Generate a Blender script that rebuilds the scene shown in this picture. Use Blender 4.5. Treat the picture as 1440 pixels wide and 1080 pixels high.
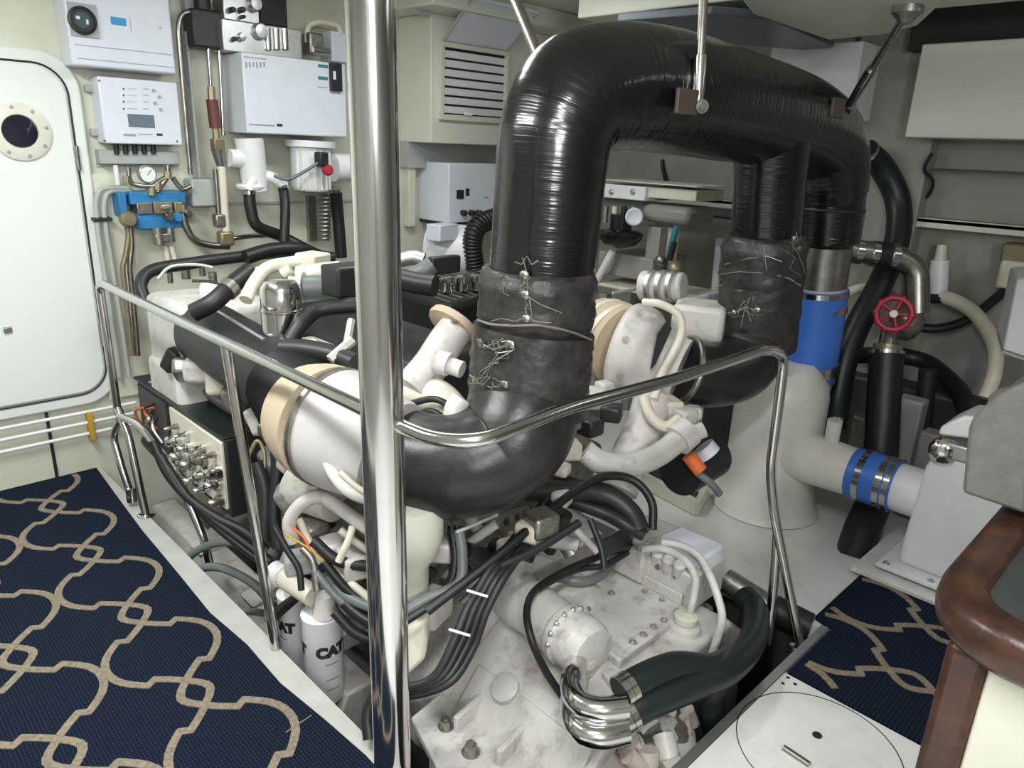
import bpy, bmesh, math, random
from mathutils import Vector, Matrix
for o in list(bpy.data.objects): bpy.data.objects.remove(o)
scene = bpy.context.scene
col = scene.collection
R_ = math.radians
random.seed(7)

# ------------------------------------------------------------------ camera
FPX, PITCH, ROLL, YAW, EYE = 1030.0, 18.0, 2.3, 45.0, 1.55
_p, _r, _a = R_(PITCH), R_(ROLL), R_(YAW)
CF = Vector((math.sin(_a)*math.cos(_p), math.cos(_a)*math.cos(_p), -math.sin(_p)))
_R0 = Vector((math.cos(_a), -math.sin(_a), 0)); _U0 = _R0.cross(CF)
CR = math.cos(_r)*_R0 + math.sin(_r)*_U0
CU = -math.sin(_r)*_R0 + math.cos(_r)*_U0
CAM = Vector((0, 0, EYE))
cd = bpy.data.cameras.new('camera'); cam = bpy.data.objects.new('camera', cd); col.objects.link(cam)
cd.sensor_width = 36.0; cd.lens = FPX/1440*36.0; cd.clip_start = .05
cam.matrix_world = Matrix(((CR.x, CU.x, -CF.x, CAM.x), (CR.y, CU.y, -CF.y, CAM.y), (CR.z, CU.z, -CF.z, CAM.z), (0, 0, 0, 1)))
scene.camera = cam

def W(px, py, X=None, Y=None, Z=None, D=None):
    """photo pixel -> point where its line of sight meets a plane of the room (or depth D)"""
    d = CR*(px-720)/FPX - CU*(py-540)/FPX + CF
    if X is not None: t = X/d.x
    elif Y is not None: t = Y/d.y
    elif Z is not None: t = (Z-EYE)/d.z
    else: t = D
    return CAM + d*t
def WP(pts, **k):
    """list of (px,py[,D]) -> points"""
    return [W(p[0], p[1], D=p[2]) if len(p) > 2 else W(p[0], p[1], **k) for p in pts]

# ------------------------------------------------------------------ world, lamps, exposure
wd = bpy.data.worlds.new('world'); scene.world = wd; wd.use_nodes = True
wd.node_tree.nodes['Background'].inputs[0].default_value = (.75, .85, 1, 1)
wd.node_tree.nodes['Background'].inputs[1].default_value = .15
vs = scene.view_settings
vs.view_transform = 'Standard'; vs.look = 'None'; vs.gamma = 1; vs.use_curve_mapping = False
vs.exposure = 0.1
def area(name, loc, sx, sy, power, color, rot=(0, 0, 0)):
    l = bpy.data.lights.new(name, 'AREA'); l.shape = 'RECTANGLE'; l.size = sx; l.size_y = sy
    l.energy = power; l.color = color
    o = bpy.data.objects.new(name, l); col.objects.link(o); o.location = loc; o.rotation_euler = rot
    return o
CW = (.95, 1, .97)
area('ceiling_lamp_walkway', (.1, 2.2, 2.27), .25, 1.3, 46, CW)
area('ceiling_lamp_aft', (.25, .30, 2.27), .9, .2, 34, (.98, .98, 1))
area('ceiling_lamp_engine', (1.85, 2.4, 2.27), .8, .2, 16, CW)
area('added_fill_aft', (-.55, -1.5, 1.95), .9, .3, 46, (.98, .98, 1), (R_(76), 0, R_(-18)))  # added fill light behind the camera, evens out the upright surfaces
area('ceiling_lamp_outboard', (3.0, -.6, 2.27), .2, .9, 2.5, (.95, .97, 1))

# ------------------------------------------------------------------ materials
MATS = {}
def mat(name, rgb, rough=.5, metal=0., dirt=0., dirt_rgb=(.12, .09, .06), dscale=9., bump=0., bscale=60., coat=0., spec=.5, var=.06, stretch=None, emit=None):
    m = bpy.data.materials.new(name); m.use_nodes = True
    nt = m.node_tree; b = nt.nodes['Principled BSDF']
    b.inputs['Roughness'].default_value = rough; b.inputs['Metallic'].default_value = metal
    b.inputs['Coat Weight'].default_value = coat; b.inputs['Specular IOR Level'].default_value = spec
    tc = nt.nodes.new('ShaderNodeTexCoord'); vec = tc.outputs['Object']
    if stretch:
        mp = nt.nodes.new('ShaderNodeMapping'); mp.inputs['Scale'].default_value = stretch
        nt.links.new(vec, mp.inputs['Vector']); vec = mp.outputs[0]
    n = nt.nodes.new('ShaderNodeTexNoise'); n.inputs['Scale'].default_value = dscale; n.inputs['Detail'].default_value = 6
    n.inputs['Roughness'].default_value = .65
    nt.links.new(vec, n.inputs['Vector'])
    ramp = nt.nodes.new('ShaderNodeValToRGB')
    lo = tuple(max(0, c*(1-var*2)) for c in rgb); hi = tuple(min(1, c*(1+var)) for c in rgb)
    ramp.color_ramp.elements[0].position = .3; ramp.color_ramp.elements[0].color = (*lo, 1)
    ramp.color_ramp.elements[1].position = .7; ramp.color_ramp.elements[1].color = (*hi, 1)
    nt.links.new(n.outputs[0], ramp.inputs[0]); c = ramp.outputs[0]
    if dirt > 0:
        n2 = nt.nodes.new('ShaderNodeTexNoise'); n2.inputs['Scale'].default_value = dscale*1.7; n2.inputs['Detail'].default_value = 8
        n2.inputs['Roughness'].default_value = .75
        nt.links.new(vec, n2.inputs['Vector'])
        r2 = nt.nodes.new('ShaderNodeValToRGB'); r2.color_ramp.elements[0].position = .52; r2.color_ramp.elements[1].position = .72
        r2.color_ramp.elements[1].color = (dirt, dirt, dirt, 1)
        nt.links.new(n2.outputs[0], r2.inputs[0])
        mx = nt.nodes.new('ShaderNodeMixRGB'); mx.inputs[2].default_value = (*dirt_rgb, 1)
        nt.links.new(r2.outputs[0], mx.inputs[0]); nt.links.new(c, mx.inputs[1]); c = mx.outputs[0]
    nt.links.new(c, b.inputs['Base Color'])
    if bump > 0:
        nb = nt.nodes.new('ShaderNodeTexNoise'); nb.inputs['Scale'].default_value = bscale; nb.inputs['Detail'].default_value = 4
        nt.links.new(vec, nb.inputs['Vector'])
        bp = nt.nodes.new('ShaderNodeBump'); bp.inputs['Strength'].default_value = bump; bp.inputs['Distance'].default_value = .01
        nt.links.new(nb.outputs[0], bp.inputs['Height']); nt.links.new(bp.outputs[0], b.inputs['Normal'])
    if emit:
        b.inputs['Emission Color'].default_value = (*emit, 1); b.inputs['Emission Strength'].default_value = 1
    MATS[name] = m; return m
mat('wall', (.66, .665, .55), .45, var=.05, dscale=2, dirt=.12, dirt_rgb=(.4, .38, .3))
mat('door', (.76, .79, .76), .35, var=.02, dscale=2)
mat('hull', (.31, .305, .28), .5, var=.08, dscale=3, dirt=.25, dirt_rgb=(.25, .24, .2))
mat('ceil', (.72, .72, .62), .45, var=.03, dscale=2)
mat('turbowhite', (.60, .57, .565), .4, var=.05, dirt=.2, dirt_rgb=(.3, .25, .2), dscale=5)
mat('recess_shade', (.025, .03, .026), .7)  # near-black tone stands for shade in the deckhead recess
mat('greypanel', (.13, .15, .18), .4, var=.05)
mat('deckwhite', (.76, .76, .74), .45, var=.05, dirt=.3, dirt_rgb=(.4, .37, .32), dscale=6)
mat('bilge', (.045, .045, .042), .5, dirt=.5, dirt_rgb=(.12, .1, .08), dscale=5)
mat('kerb', (.50, .50, .47), .5, var=.06, dirt=.25, dirt_rgb=(.45, .42, .36), dscale=12)
mat('engwhite', (.66, .63, .60), .42, var=.08, dirt=.55, dirt_rgb=(.2, .16, .125), dscale=7, bump=.12, bscale=30)
mat('strap', (.13, .11, .085), .55, metal=.4)
mat('gearwhite', (.63, .61, .585), .4, var=.1, dirt=.75, dirt_rgb=(.22, .175, .14), dscale=6, bump=.12, bscale=22)
mat('rustwhite', (.62, .56, .5), .45, var=.1, dirt=.9, dirt_rgb=(.3, .13, .06), dscale=5, bump=.1)
mat('cream', (.74, .70, .58), .4, var=.05, dirt=.2, dscale=8)
mat('ivory', (.70, .69, .60), .35, var=.03)
mat('boxwhite', (.74, .77, .85), .35, var=.02)
mat('white', (.82, .83, .84), .35, var=.02, dirt=.08, dirt_rgb=(.4, .38, .35))
mat('siltwhite', (.75, .74, .69), .35, var=.04, dirt=.15, dirt_rgb=(.45, .4, .3), dscale=4)
mat('greybox', (.42, .44, .42), .5, var=.05)
mat('dark', (.02, .021, .022), .45)
mat('blackgloss', (.012, .012, .013), .2, bump=.05, bscale=40)
mat('rubber', (.013, .014, .015), .45, bump=.08, bscale=80)
mat('greenrubber', (.009, .016, .016), .4, bump=.08, bscale=80)
mat('greyhose', (.16, .18, .18), .4)
mat('jacket', (.040, .036, .034), .42, var=.35, dscale=12, bump=.8, bscale=16, dirt=.35, dirt_rgb=(.12, .105, .095))
mat('engshade', (.30, .285, .27), .5, var=.2, dscale=8, dirt=.85, dirt_rgb=(.06, .05, .045), bump=.2)  # engine paint darkened and mottled; shade between parts is put into the colour
mat('dialface', (.05, .08, .09), .4)
mat('hem', (.20, .18, .16), .6)
mat('elbowlag', (.022, .021, .021), .34, var=.3, dscale=8, bump=.35, bscale=12, dirt=.3, dirt_rgb=(.08, .07, .065))
mat('steel', (.62, .62, .61), .16, metal=1., var=.04, dscale=20)
mat('polish', (.72, .72, .71), .14, metal=1., var=.03, dscale=12)
mat('oldsteel', (.42, .40, .36), .34, metal=1., var=.15, dscale=20, dirt=.4, dirt_rgb=(.15, .1, .06))
mat('alu', (.62, .63, .63), .38, metal=.9, var=.08)
mat('brass', (.34, .29, .18), .4, metal=.6, var=.15)
mat('boltsteel', (.40, .38, .34), .4, metal=.9, var=.2, dscale=60)
mat('blue', (.05, .17, .60), .4, var=.06)
mat('blueman', (.03, .20, .45), .45, var=.1, dscale=14)
mat('tape', (.60, .49, .35), .7, var=.1, dscale=20, bump=.3, bscale=50, stretch=(3, 60, 3))
mat('red', (.42, .02, .045), .45, var=.15, dscale=30)
mat('redtint', (.14, .045, .035), .5)
mat('orange', (.75, .16, .04), .45)
mat('wood', (.060, .026, .017), .32, var=.3, dscale=9, dirt=.5, dirt_rgb=(.20, .055, .018), bump=.1)
mat('benchtop', (.045, .055, .05), .45, var=.1, dirt=.3)
mat('grey', (.17, .17, .155), .65, var=.08, dscale=25, bump=.2, bscale=90)
mat('panelcream', (.68, .67, .56), .5, var=.04)
mat('ink', (.03, .03, .035), .6)
mat('faint', (.32, .34, .38), .6)
mat('bluelabel', (.05, .32, .66), .5)
mat('lcd', (.16, .20, .25), .3)
mat('glassdark', (.015, .015, .03), .08, coat=1)
mat('dialgrey', (.42, .43, .43), .45)
mat('yellow', (.55, .33, .03), .5)
mat('teal', (.05, .22, .28), .4)
mat('wire', (.45, .42, .38), .4, metal=.8)
mat('carpet_binding', (.03, .035, .05), .9)
def carpet_mat():
    m = mat('carpet', (.010, .018, .045), .95, var=.35, dscale=60, spec=.1)
    nt = m.node_tree; b = nt.nodes['Principled BSDF']
    tc = nt.nodes.new('ShaderNodeTexCoord')
    w1 = nt.nodes.new('ShaderNodeTexWave'); w1.inputs['Scale'].default_value = 34; w1.bands_direction = 'X'; w1.inputs['Distortion'].default_value = .6
    w2 = nt.nodes.new('ShaderNodeTexWave'); w2.inputs['Scale'].default_value = 26; w2.bands_direction = 'Y'; w2.inputs['Distortion'].default_value = .6
    for w in (w1, w2): nt.links.new(tc.outputs['Object'], w.inputs['Vector'])
    mu = nt.nodes.new('ShaderNodeMath'); mu.operation = 'MULTIPLY'
    nt.links.new(w1.outputs['Fac'], mu.inputs[0]); nt.links.new(w2.outputs['Fac'], mu.inputs[1])
    bp = nt.nodes.new('ShaderNodeBump'); bp.inputs['Strength'].default_value = .8; bp.inputs['Distance'].default_value = .006
    nt.links.new(mu.outputs[0], bp.inputs['Height']); nt.links.new(bp.outputs[0], b.inputs['Normal'])
    ra = nt.nodes.new('ShaderNodeValToRGB'); ra.color_ramp.elements[0].color = (.006, .010, .022, 1); ra.color_ramp.elements[1].color = (.028, .043, .074, 1)
    nt.links.new(mu.outputs[0], ra.inputs[0]); nt.links.new(ra.outputs[0], b.inputs['Base Color'])
carpet_mat()
mat('yarn', (.27, .225, .17), .95, var=.2, dscale=90, spec=.1, bump=.4, bscale=160)
def lag_mat():
    # shiny black wrap wound round the pipe: fine rings along the object's own length (stored in UV v)
    m = mat('lagging', (.008, .008, .0085), .22, var=.3, dscale=5, spec=.6, coat=.3)
    nt = m.node_tree; b = nt.nodes['Principled BSDF']
    uv = nt.nodes.new('ShaderNodeUVMap'); mp = nt.nodes.new('ShaderNodeMapping'); mp.inputs['Scale'].default_value = (.7, 62, 1)
    nt.links.new(uv.outputs[0], mp.inputs[0])
    n = nt.nodes.new('ShaderNodeTexNoise'); n.inputs['Scale'].default_value = 1; n.inputs['Detail'].default_value = 3
    nt.links.new(mp.outputs[0], n.inputs['Vector'])
    n2 = nt.nodes.new('ShaderNodeTexNoise'); n2.inputs['Scale'].default_value = 7; n2.inputs['Detail'].default_value = 3
    tc = nt.nodes.new('ShaderNodeTexCoord'); nt.links.new(tc.outputs['Object'], n2.inputs['Vector'])
    ad = nt.nodes.new('ShaderNodeMath'); ad.operation = 'MULTIPLY_ADD'; ad.inputs[1].default_value = 1.6
    nt.links.new(n2.outputs[0], ad.inputs[0]); nt.links.new(n.outputs[0], ad.inputs[2])
    bp = nt.nodes.new('ShaderNodeBump'); bp.inputs['Strength'].default_value = .26; bp.inputs['Distance'].default_value = .010
    nt.links.new(ad.outputs[0], bp.inputs['Height']); nt.links.new(bp.outputs[0], b.inputs['Normal'])
    nt.links.new(bp.outputs[0], b.inputs['Coat Normal'])
lag_mat()

# ------------------------------------------------------------------ mesh helpers
def frame(d):
    d = d.normalized(); u = Vector((0, 0, 1)) if abs(d.z) < .9 else Vector((1, 0, 0))
    x = u.cross(d).normalized(); return x, d.cross(x)
def spline(pts, n=8):
    pts = [Vector(p) for p in pts]
    if len(pts) < 3: return pts
    q = [2*pts[0]-pts[1]] + pts + [2*pts[-1]-pts[-2]]; out = []
    for i in range(1, len(q)-2):
        for k in range(n):
            t = k/n; a, b, c, d = q[i-1], q[i], q[i+1], q[i+2]
            out.append(.5*((2*b) + (c-a)*t + (2*a-5*b+4*c-d)*t*t + (3*b-a-3*c+d)*t**3))
    out.append(pts[-1]); return out
def bend(pts, rad, n=6):
    """polyline with rounded corners"""
    pts = [Vector(p) for p in pts]; out = [pts[0]]
    for i in range(1, len(pts)-1):
        a, b, c = pts[i-1], pts[i], pts[i+1]
        r = min(rad, (a-b).length*.48, (c-b).length*.48)
        p, q = b+(a-b).normalized()*r, b+(c-b).normalized()*r
        for k in range(n+1):
            t = k/n; out.append((1-t)**2*p + 2*t*(1-t)*b + t*t*q)
    out.append(pts[-1]); return out
ROOT = {}
class MB:
    def __init__(s): s.v = []; s.f = []; s.uv = {}
    def add(s, v, f):
        o = len(s.v); s.v += [Vector(p) for p in v]; s.f += [tuple(o+i for i in q) for q in f]; return s
    def box(s, c, size, rz=0, M=None):
        c = Vector(c); x, y, z = [k/2 for k in size]
        m = M or Matrix.Rotation(rz, 3, 'Z')
        v = [c + m @ Vector((a*x, b*y, d*z)) for a in (-1, 1) for b in (-1, 1) for d in (-1, 1)]
        return s.add(v, [(0, 1, 3, 2), (4, 6, 7, 5), (0, 4, 5, 1), (2, 3, 7, 6), (0, 2, 6, 4), (1, 5, 7, 3)])
    def bb(s, a, b):
        a, b = Vector(a), Vector(b); return s.box((a+b)/2, [abs(k) for k in (b-a)])
    def prism(s, poly, vec):
        """polygon of 3d points extruded by vec"""
        n = len(poly); poly = [Vector(p) for p in poly]; vec = Vector(vec)
        return s.add(poly+[p+vec for p in poly], [tuple(range(n))[::-1], tuple(range(n, 2*n))] + [(i, (i+1) % n, n+(i+1) % n, n+i) for i in range(n)])
    def cyl(s, a, b, r0, r1=None, seg=20, cap=True):
        a, b = Vector(a), Vector(b); r1 = r0 if r1 is None else r1; x, y = frame(b-a)
        v = []
        for c, r in ((a, r0), (b, r1)):
            v += [c + r*(math.cos(2*math.pi*k/seg)*x + math.sin(2*math.pi*k/seg)*y) for k in range(seg)]
        f = [(k, (k+1) % seg, seg+(k+1) % seg, seg+k) for k in range(seg)]
        if cap: f += [tuple(range(seg))[::-1], tuple(range(seg, 2*seg))]
        return s.add(v, f)
    def lathe(s, o, axis, prof, seg=28):
        """prof: (radius, height) along axis from o"""
        o = Vector(o); ax = Vector(axis).normalized(); x, y = frame(ax); v = []; f = []; n = len(prof)
        for r, h in prof:
            v += [o + ax*h + max(r, 1e-4)*(math.cos(2*math.pi*k/seg)*x + math.sin(2*math.pi*k/seg)*y) for k in range(seg)]
        for i in range(n-1):
            f += [(i*seg+k, i*seg+(k+1) % seg, (i+1)*seg+(k+1) % seg, (i+1)*seg+k) for k in range(seg)]
        f += [tuple(range(seg))[::-1], tuple(range((n-1)*seg, n*seg))]
        return s.add(v, f)
    def tube(s, pts, r, seg=12, closed=False, cap=True, rough=0, squash=1):
        pts = [Vector(p) for p in pts]; n = len(pts); x = None; v = []; base = len(s.v); acc = 0; L = [0]
        for i in range(1, n): acc += (pts[i]-pts[i-1]).length; L.append(acc)
        for i in range(n):
            if closed: d = pts[(i+1) % n]-pts[i-1]
            else: d = pts[min(i+1, n-1)]-pts[max(i-1, 0)]
            d = d.normalized()
            if x is None: x, y = frame(d)
            else:
                x = (x - d*x.dot(d)).normalized(); y = d.cross(x)
            rr = r[i] if isinstance(r, (list, tuple)) else r
            for k in range(seg):
                q = rr*(1+(random.uniform(-rough, rough) if rough else 0)); t = 2*math.pi*k/seg
                v.append(pts[i] + q*(math.cos(t)*x + squash*math.sin(t)*y)); s.uv[base+len(v)-1] = (k/seg, L[i])
        f = []
        for i in range(n if closed else n-1):
            j = (i+1) % n
            f += [(i*seg+k, i*seg+(k+1) % seg, j*seg+(k+1) % seg, j*seg+k) for k in range(seg)]
        if cap and not closed: f += [tuple(range(seg))[::-1], tuple(range((n-1)*seg, n*seg))]
        return s.add(v, f)
    def ring(s, c, axis, R, r, seg=28, rs=8):
        x, y = frame(Vector(axis)); c = Vector(c)
        return s.tube([c + R*(math.cos(2*math.pi*k/seg)*x + math.sin(2*math.pi*k/seg)*y) for k in range(seg)], r, rs, closed=True)
    def ball(s, c, r, seg=16, rows=10, sc=(1, 1, 1)):
        c = Vector(c); v = []; f = []
        for i in range(rows+1):
            th = math.pi*i/rows; q = max(math.sin(th), 1e-3)
            v += [c + Vector((r*sc[0]*q*math.cos(2*math.pi*k/seg), r*sc[1]*q*math.sin(2*math.pi*k/seg), r*sc[2]*math.cos(th))) for k in range(seg)]
        for i in range(rows): f += [(i*seg+k, (i+1)*seg+k, (i+1)*seg+(k+1) % seg, i*seg+(k+1) % seg) for k in range(seg)]
        return s.add(v, f)
    def build(s, name, m, parent=None, bevel=0, sharp=40, seg=2, label=None):
        me = bpy.data.meshes.new(name)
        off = ROOT.get(parent.name, Vector()) if parent else Vector()
        me.from_pydata([p-off for p in s.v], [], s.f)
        bm = bmesh.new(); bm.from_mesh(me); bmesh.ops.recalc_face_normals(bm, faces=bm.faces)
        if s.uv:
            ul = bm.loops.layers.uv.new('UVMap')
            for f in bm.faces:
                for l in f.loops: l[ul].uv = s.uv.get(l.vert.index, (0, 0))
        bm.to_mesh(me); bm.free()
        me.polygons.foreach_set('use_smooth', [True]*len(me.polygons)); me.set_sharp_from_angle(angle=R_(sharp))
        me.materials.append(MATS[m])
        o = bpy.data.objects.new(name, me); col.objects.link(o)
        if parent: o.parent = parent; ROOT[o.name] = off
        if bevel:
            b = o.modifiers.new('bevel', 'BEVEL'); b.width = bevel; b.segments = seg; b.limit_method = 'ANGLE'; b.angle_limit = R_(40)
        if label: o['label'] = label
        return o
def tag(o, label, cat, group=None, kind=None):
    if label: o['label'] = label
    if cat: o['category'] = cat
    if group: o['group'] = group
    if kind: o['kind'] = kind
    return o
def thing(name, label, cat, loc, group=None):
    o = bpy.data.objects.new(name, None); col.objects.link(o); o.location = loc; o.empty_display_size = .05
    ROOT[o.name] = Vector(loc); return tag(o, label, cat, group)
def struct(o, label=None):
    o['kind'] = 'structure'
    if label: o['label'] = label
    return o
_shared = {}
def bolt(p, axis, r, parent, name='bolt', m='boltsteel', h=.8):
    key = (round(r, 4), m, h)
    if key not in _shared:
        b = MB(); b.cyl((0, 0, 0), (0, 0, r*h), r, seg=6); b.cyl((0, 0, -.002), (0, 0, r*.22), r*1.45, seg=14); b.cyl((0, 0, r*h), (0, 0, r*h*1.35), r*.55, seg=8)
        o = b.build('bolt', m); _shared[key] = o.data; bpy.data.objects.remove(o)
    o = bpy.data.objects.new(name, _shared[key]); col.objects.link(o); o.parent = parent
    o.location = Vector(p)-ROOT.get(parent.name, Vector()); ROOT[o.name] = ROOT.get(parent.name, Vector())
    o.rotation_mode = 'QUATERNION'; o.rotation_quaternion = Vector((0, 0, 1)).rotation_difference(Vector(axis))
    return o
def hose(name, label, pts, r, m='rubber', cat='hose', group=None, clamps=(), n=8, parent=None, seg=14, plabel=None):
    sp = spline(pts, n)
    if parent is not None:
        o = MB().tube(sp, r, seg).build(name, m, parent, label=plabel); root = o
    else:
        o = MB().tube(sp, r, seg).build(name, m); tag(o, label, cat, group); root = o; ROOT[o.name] = Vector()
    for t in clamps:
        i = min(int(t*(len(sp)-1)), len(sp)-2); d = (sp[i+1]-sp[i]).normalized()
        MB().cyl(sp[i]-d*.008, sp[i]+d*.008, r+.003, seg=18).build('hose_clamp', 'steel', root)
    return o
def text(s, size, m, parent, M, name='lettering', extrude=.0006, bold=0.):
    cu = bpy.data.curves.new(name, 'FONT'); cu.body = s; cu.size = size; cu.extrude = extrude; cu.align_x = 'CENTER'; cu.align_y = 'CENTER'; cu.offset = bold
    t = bpy.data.objects.new('tmp', cu); col.objects.link(t)
    bpy.context.view_layer.update()
    me = bpy.data.meshes.new_from_object(t.evaluated_get(bpy.context.evaluated_depsgraph_get()))
    bpy.data.objects.remove(t); me.transform(M)
    if parent: me.transform(Matrix.Translation(-ROOT.get(parent.name, Vector())))
    me.materials.clear(); me.materials.append(MATS[m]); me.name = name
    o = bpy.data.objects.new(name, me); col.objects.link(o); o.parent = parent; ROOT[o.name] = ROOT.get(parent.name, Vector()) if parent else Vector()
    return o
# ------------------------------------------------------------------ the room
YW, XH, XE, YE, XR = 3.66, 4.0, .865, .74, 2.32      # bulkhead, hull side, pit edges
struct(MB().bb((-1.3, -1.6, -.06), (XE, YW, -.004)).build('floor_walkway', 'deckwhite'), 'white painted walkway deck beside the engine pit')
struct(MB().bb((XE, -1.6, -.06), (XH, YE, -.004)).build('floor_aft', 'deckwhite'), 'white painted deck plates at the aft end of the pit')
struct(MB().bb((XR, YE, -.06), (XH, YW, -.004)).build('floor_outboard', 'deckwhite'), 'white painted deck under the silencer')
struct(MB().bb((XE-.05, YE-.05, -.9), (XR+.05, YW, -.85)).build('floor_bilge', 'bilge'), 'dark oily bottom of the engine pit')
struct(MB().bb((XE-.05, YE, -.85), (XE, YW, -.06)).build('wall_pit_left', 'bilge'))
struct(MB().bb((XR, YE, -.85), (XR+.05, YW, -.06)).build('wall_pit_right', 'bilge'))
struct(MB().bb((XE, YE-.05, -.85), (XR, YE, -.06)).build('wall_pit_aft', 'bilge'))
wf = struct(MB().bb((-1.3, YW, -.9), (XH+.2, YW+.06, 2.36)).build('wall_front', 'wall'), 'cream painted steel bulkhead')
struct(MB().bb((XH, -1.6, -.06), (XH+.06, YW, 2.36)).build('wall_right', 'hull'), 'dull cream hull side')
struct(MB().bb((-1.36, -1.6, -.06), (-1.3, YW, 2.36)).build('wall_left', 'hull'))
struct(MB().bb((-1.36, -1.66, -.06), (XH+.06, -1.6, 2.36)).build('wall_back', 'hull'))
struct(MB().bb((-1.36, -1.66, 2.3), (XH+.06, YW+.06, 2.36)).build('ceiling', 'ceil'), 'cream deckhead')
# kerb strip along the pit edge, with an uneven carpet edge lying on it
struct(MB().bb((.735, 1.0, -.004), (XE+.012, 3.655, .006)).build('trim_1', 'kerb'), 'pale strip along the edge of the engine pit')
struct(MB().bb((XE, YE-.012, -.03), (XR, YE+.014, .012)).build('trim_2', 'alu'), 'metal angle along the aft edge of the pit')
# bulkhead seams as proud battens
for i, (a, b) in enumerate([((63, 572), (72, 678))]):
    p, q = W(*a, Y=YW), W(*b, Y=YW)
    struct(MB().bb((p.x-.006, YW-.012, max(q.z, 0)), (p.x+.006, YW, p.z)).build('trim_3', 'dark'), 'dark vertical joint in the bulkhead below the door')
for n, (px, py, px2) in enumerate([(300, 287, 520), (565, 232, 700), (135, 232, 250)]):
    p = W(px, py, Y=YW); q = W(px2, py, Y=YW)
    struct(MB().bb((p.x, YW-.01, p.z-.006), (q.x, YW, p.z+.006)).build('trim_%d' % (4+n), 'greybox'))

# door with rounded corners and porthole
def rrect(x0, x1, z0, z1, r, y, n=8):
    out = []
    for cx, cz, a0 in ((x1-r, z1-r, 0), (x0+r, z1-r, 90), (x0+r, z0+r, 180), (x1-r, z0+r, 270)):
        for k in range(n+1):
            t = R_(a0+90*k/n); out.append(Vector((cx+r*math.cos(t), y, cz+r*math.sin(t))))
    return out
dr = struct(MB().prism(rrect(.16, 1.005, .335, 1.845, .15, YW-.035), (0, .035, 0)).build('door_1', 'door', bevel=.01), 'white steel door with rounded corners and a round porthole')
ROOT[dr.name] = Vector()
MB().prism(rrect(.225, .945, .40, 1.785, .11, YW-.047), (0, .02, 0)).build('door_panel', 'door', dr, bevel=.006)
MB().tube(rrect(.215, .955, .39, 1.795, .12, YW-.036), .0045, 6, closed=True).build('door_gasket', 'dark', dr)
pc = W(28, 185, Y=YW-.05); pr = .062
ph = MB().lathe(pc+Vector((0, .004, 0)), (0, -1, 0), [(pr+.05, 0), (pr+.05, .01), (pr+.042, .014), (pr+.004, .016), (pr, .008), (pr, 0)], 36).build('porthole', 'ivory', dr)
MB().lathe(pc+Vector((0, .002, 0)), (0, -1, 0), [(pr, 0), (pr, .006), (.0, .0085)], 28).build('glass', 'glassdark', ph)
for k in range(8):
    t = 2*math.pi*k/8+.2; bolt(pc+Vector((math.cos(t)*(pr+.032), -.012, math.sin(t)*(pr+.032))), (0, -1, 0), .005, ph, m='alu')
for z in (1.43, .66): MB().cyl((.955, YW-.045, z-.05), (.955, YW-.045, z+.05), .009).build('hinge', 'steel', dr)
p = W(11, 464, Y=YW-.05); MB().box(p, (.03, .012, .025)).build('latch', 'boltsteel', dr, bevel=.003)

# thin white pipes along the foot of the bulkhead
for k, (ya, yb) in enumerate([(606, 571), (622, 586), (638, 602)]):
    a, b = W(0, ya, Y=YW-.03), W(152, yb, Y=YW-.03)
    z = (a.z+b.z)/2
    o = MB().tube([(-1.25, YW-.03, z), (b.x+.12, YW-.03, z)], .008, 10).build('pipe', 'white')
    tag(o, ['thin white pipe under the white door, topmost of three', 'thin white pipe under the white door, middle of three', 'thin white pipe under the white door, lowest of three'][k], 'pipe', 'white pipes along the foot of the bulkhead')
p = W(127, 598, Y=YW-.03)
o = MB().box(p, (.022, .05, .14)).build('pipe_clip', 'yellow', bevel=.003); tag(o, 'yellow clip holding three thin white pipes below the door', 'clip')

# hull: frames, stringer, lockers
def hullbox(name, m, a, b, depth, bevel=.006):
    p, q = W(*a, X=XH-depth), W(*b, X=XH-depth)
    return MB().bb((XH-depth, min(p.y, q.y), min(p.z, q.z)), (XH, max(p.y, q.y), max(p.z, q.z))).build(name, m, bevel=bevel)
p, q = W(1197, 60, X=XH-.12), W(1290, 300, X=XH-.12)
struct(MB().bb((XH-.12, q.y, 0), (XH, p.y-.04, 2.3)).build('trim_7', 'hull', bevel=.008), 'vertical hull frame casing behind the exhaust')
p, q = W(850, 268, X=XH-.1), W(1440, 318, X=XH-.1)
struct(MB().bb((XH-.1, -1.0, 1.275), (XH, YW, 1.30)).build('trim_8', 'hull', bevel=.005), 'long pale stringer shelf along the hull side')
struct(MB().bb((XH-.1, -1.0, 1.255), (XH-.09, YW, 1.30)).build('trim_9', 'ceil', bevel=.003))
lk = hullbox('locker', 'ceil', (1297, 62), (1530, 198), .26); tag(lk, 'cream rectangular locker fixed high on the hull side', 'locker')
rshade = struct(hullbox('trim_16', 'recess_shade', (1296, -40), (1530, 58), .2), 'dark slab on the hull standing in for shade above the cream locker')  # dark slab in place of the shaded recess over the locker
sh = hullbox('cable_shelf', 'greybox', (1306, 236), (1530, 246), .16); tag(sh, 'narrow dark shelf rail under the cream locker', 'shelf')
wb = hullbox('deck_cabinet', 'white', (1085, 66), (1196, 168), .34); tag(wb, 'white cabinet on the hull side behind the black exhaust pipe', 'cabinet')
o = hose('cable', 'thin dark cable hanging from the shelf rail on the hull', [W(1310, 216, X=3.82), W(1300, 238, X=3.84), W(1312, 255, X=3.9), W(1305, 275, X=3.95), W(1285, 286, X=3.97)], .008, 'dark', 'cable')

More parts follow.
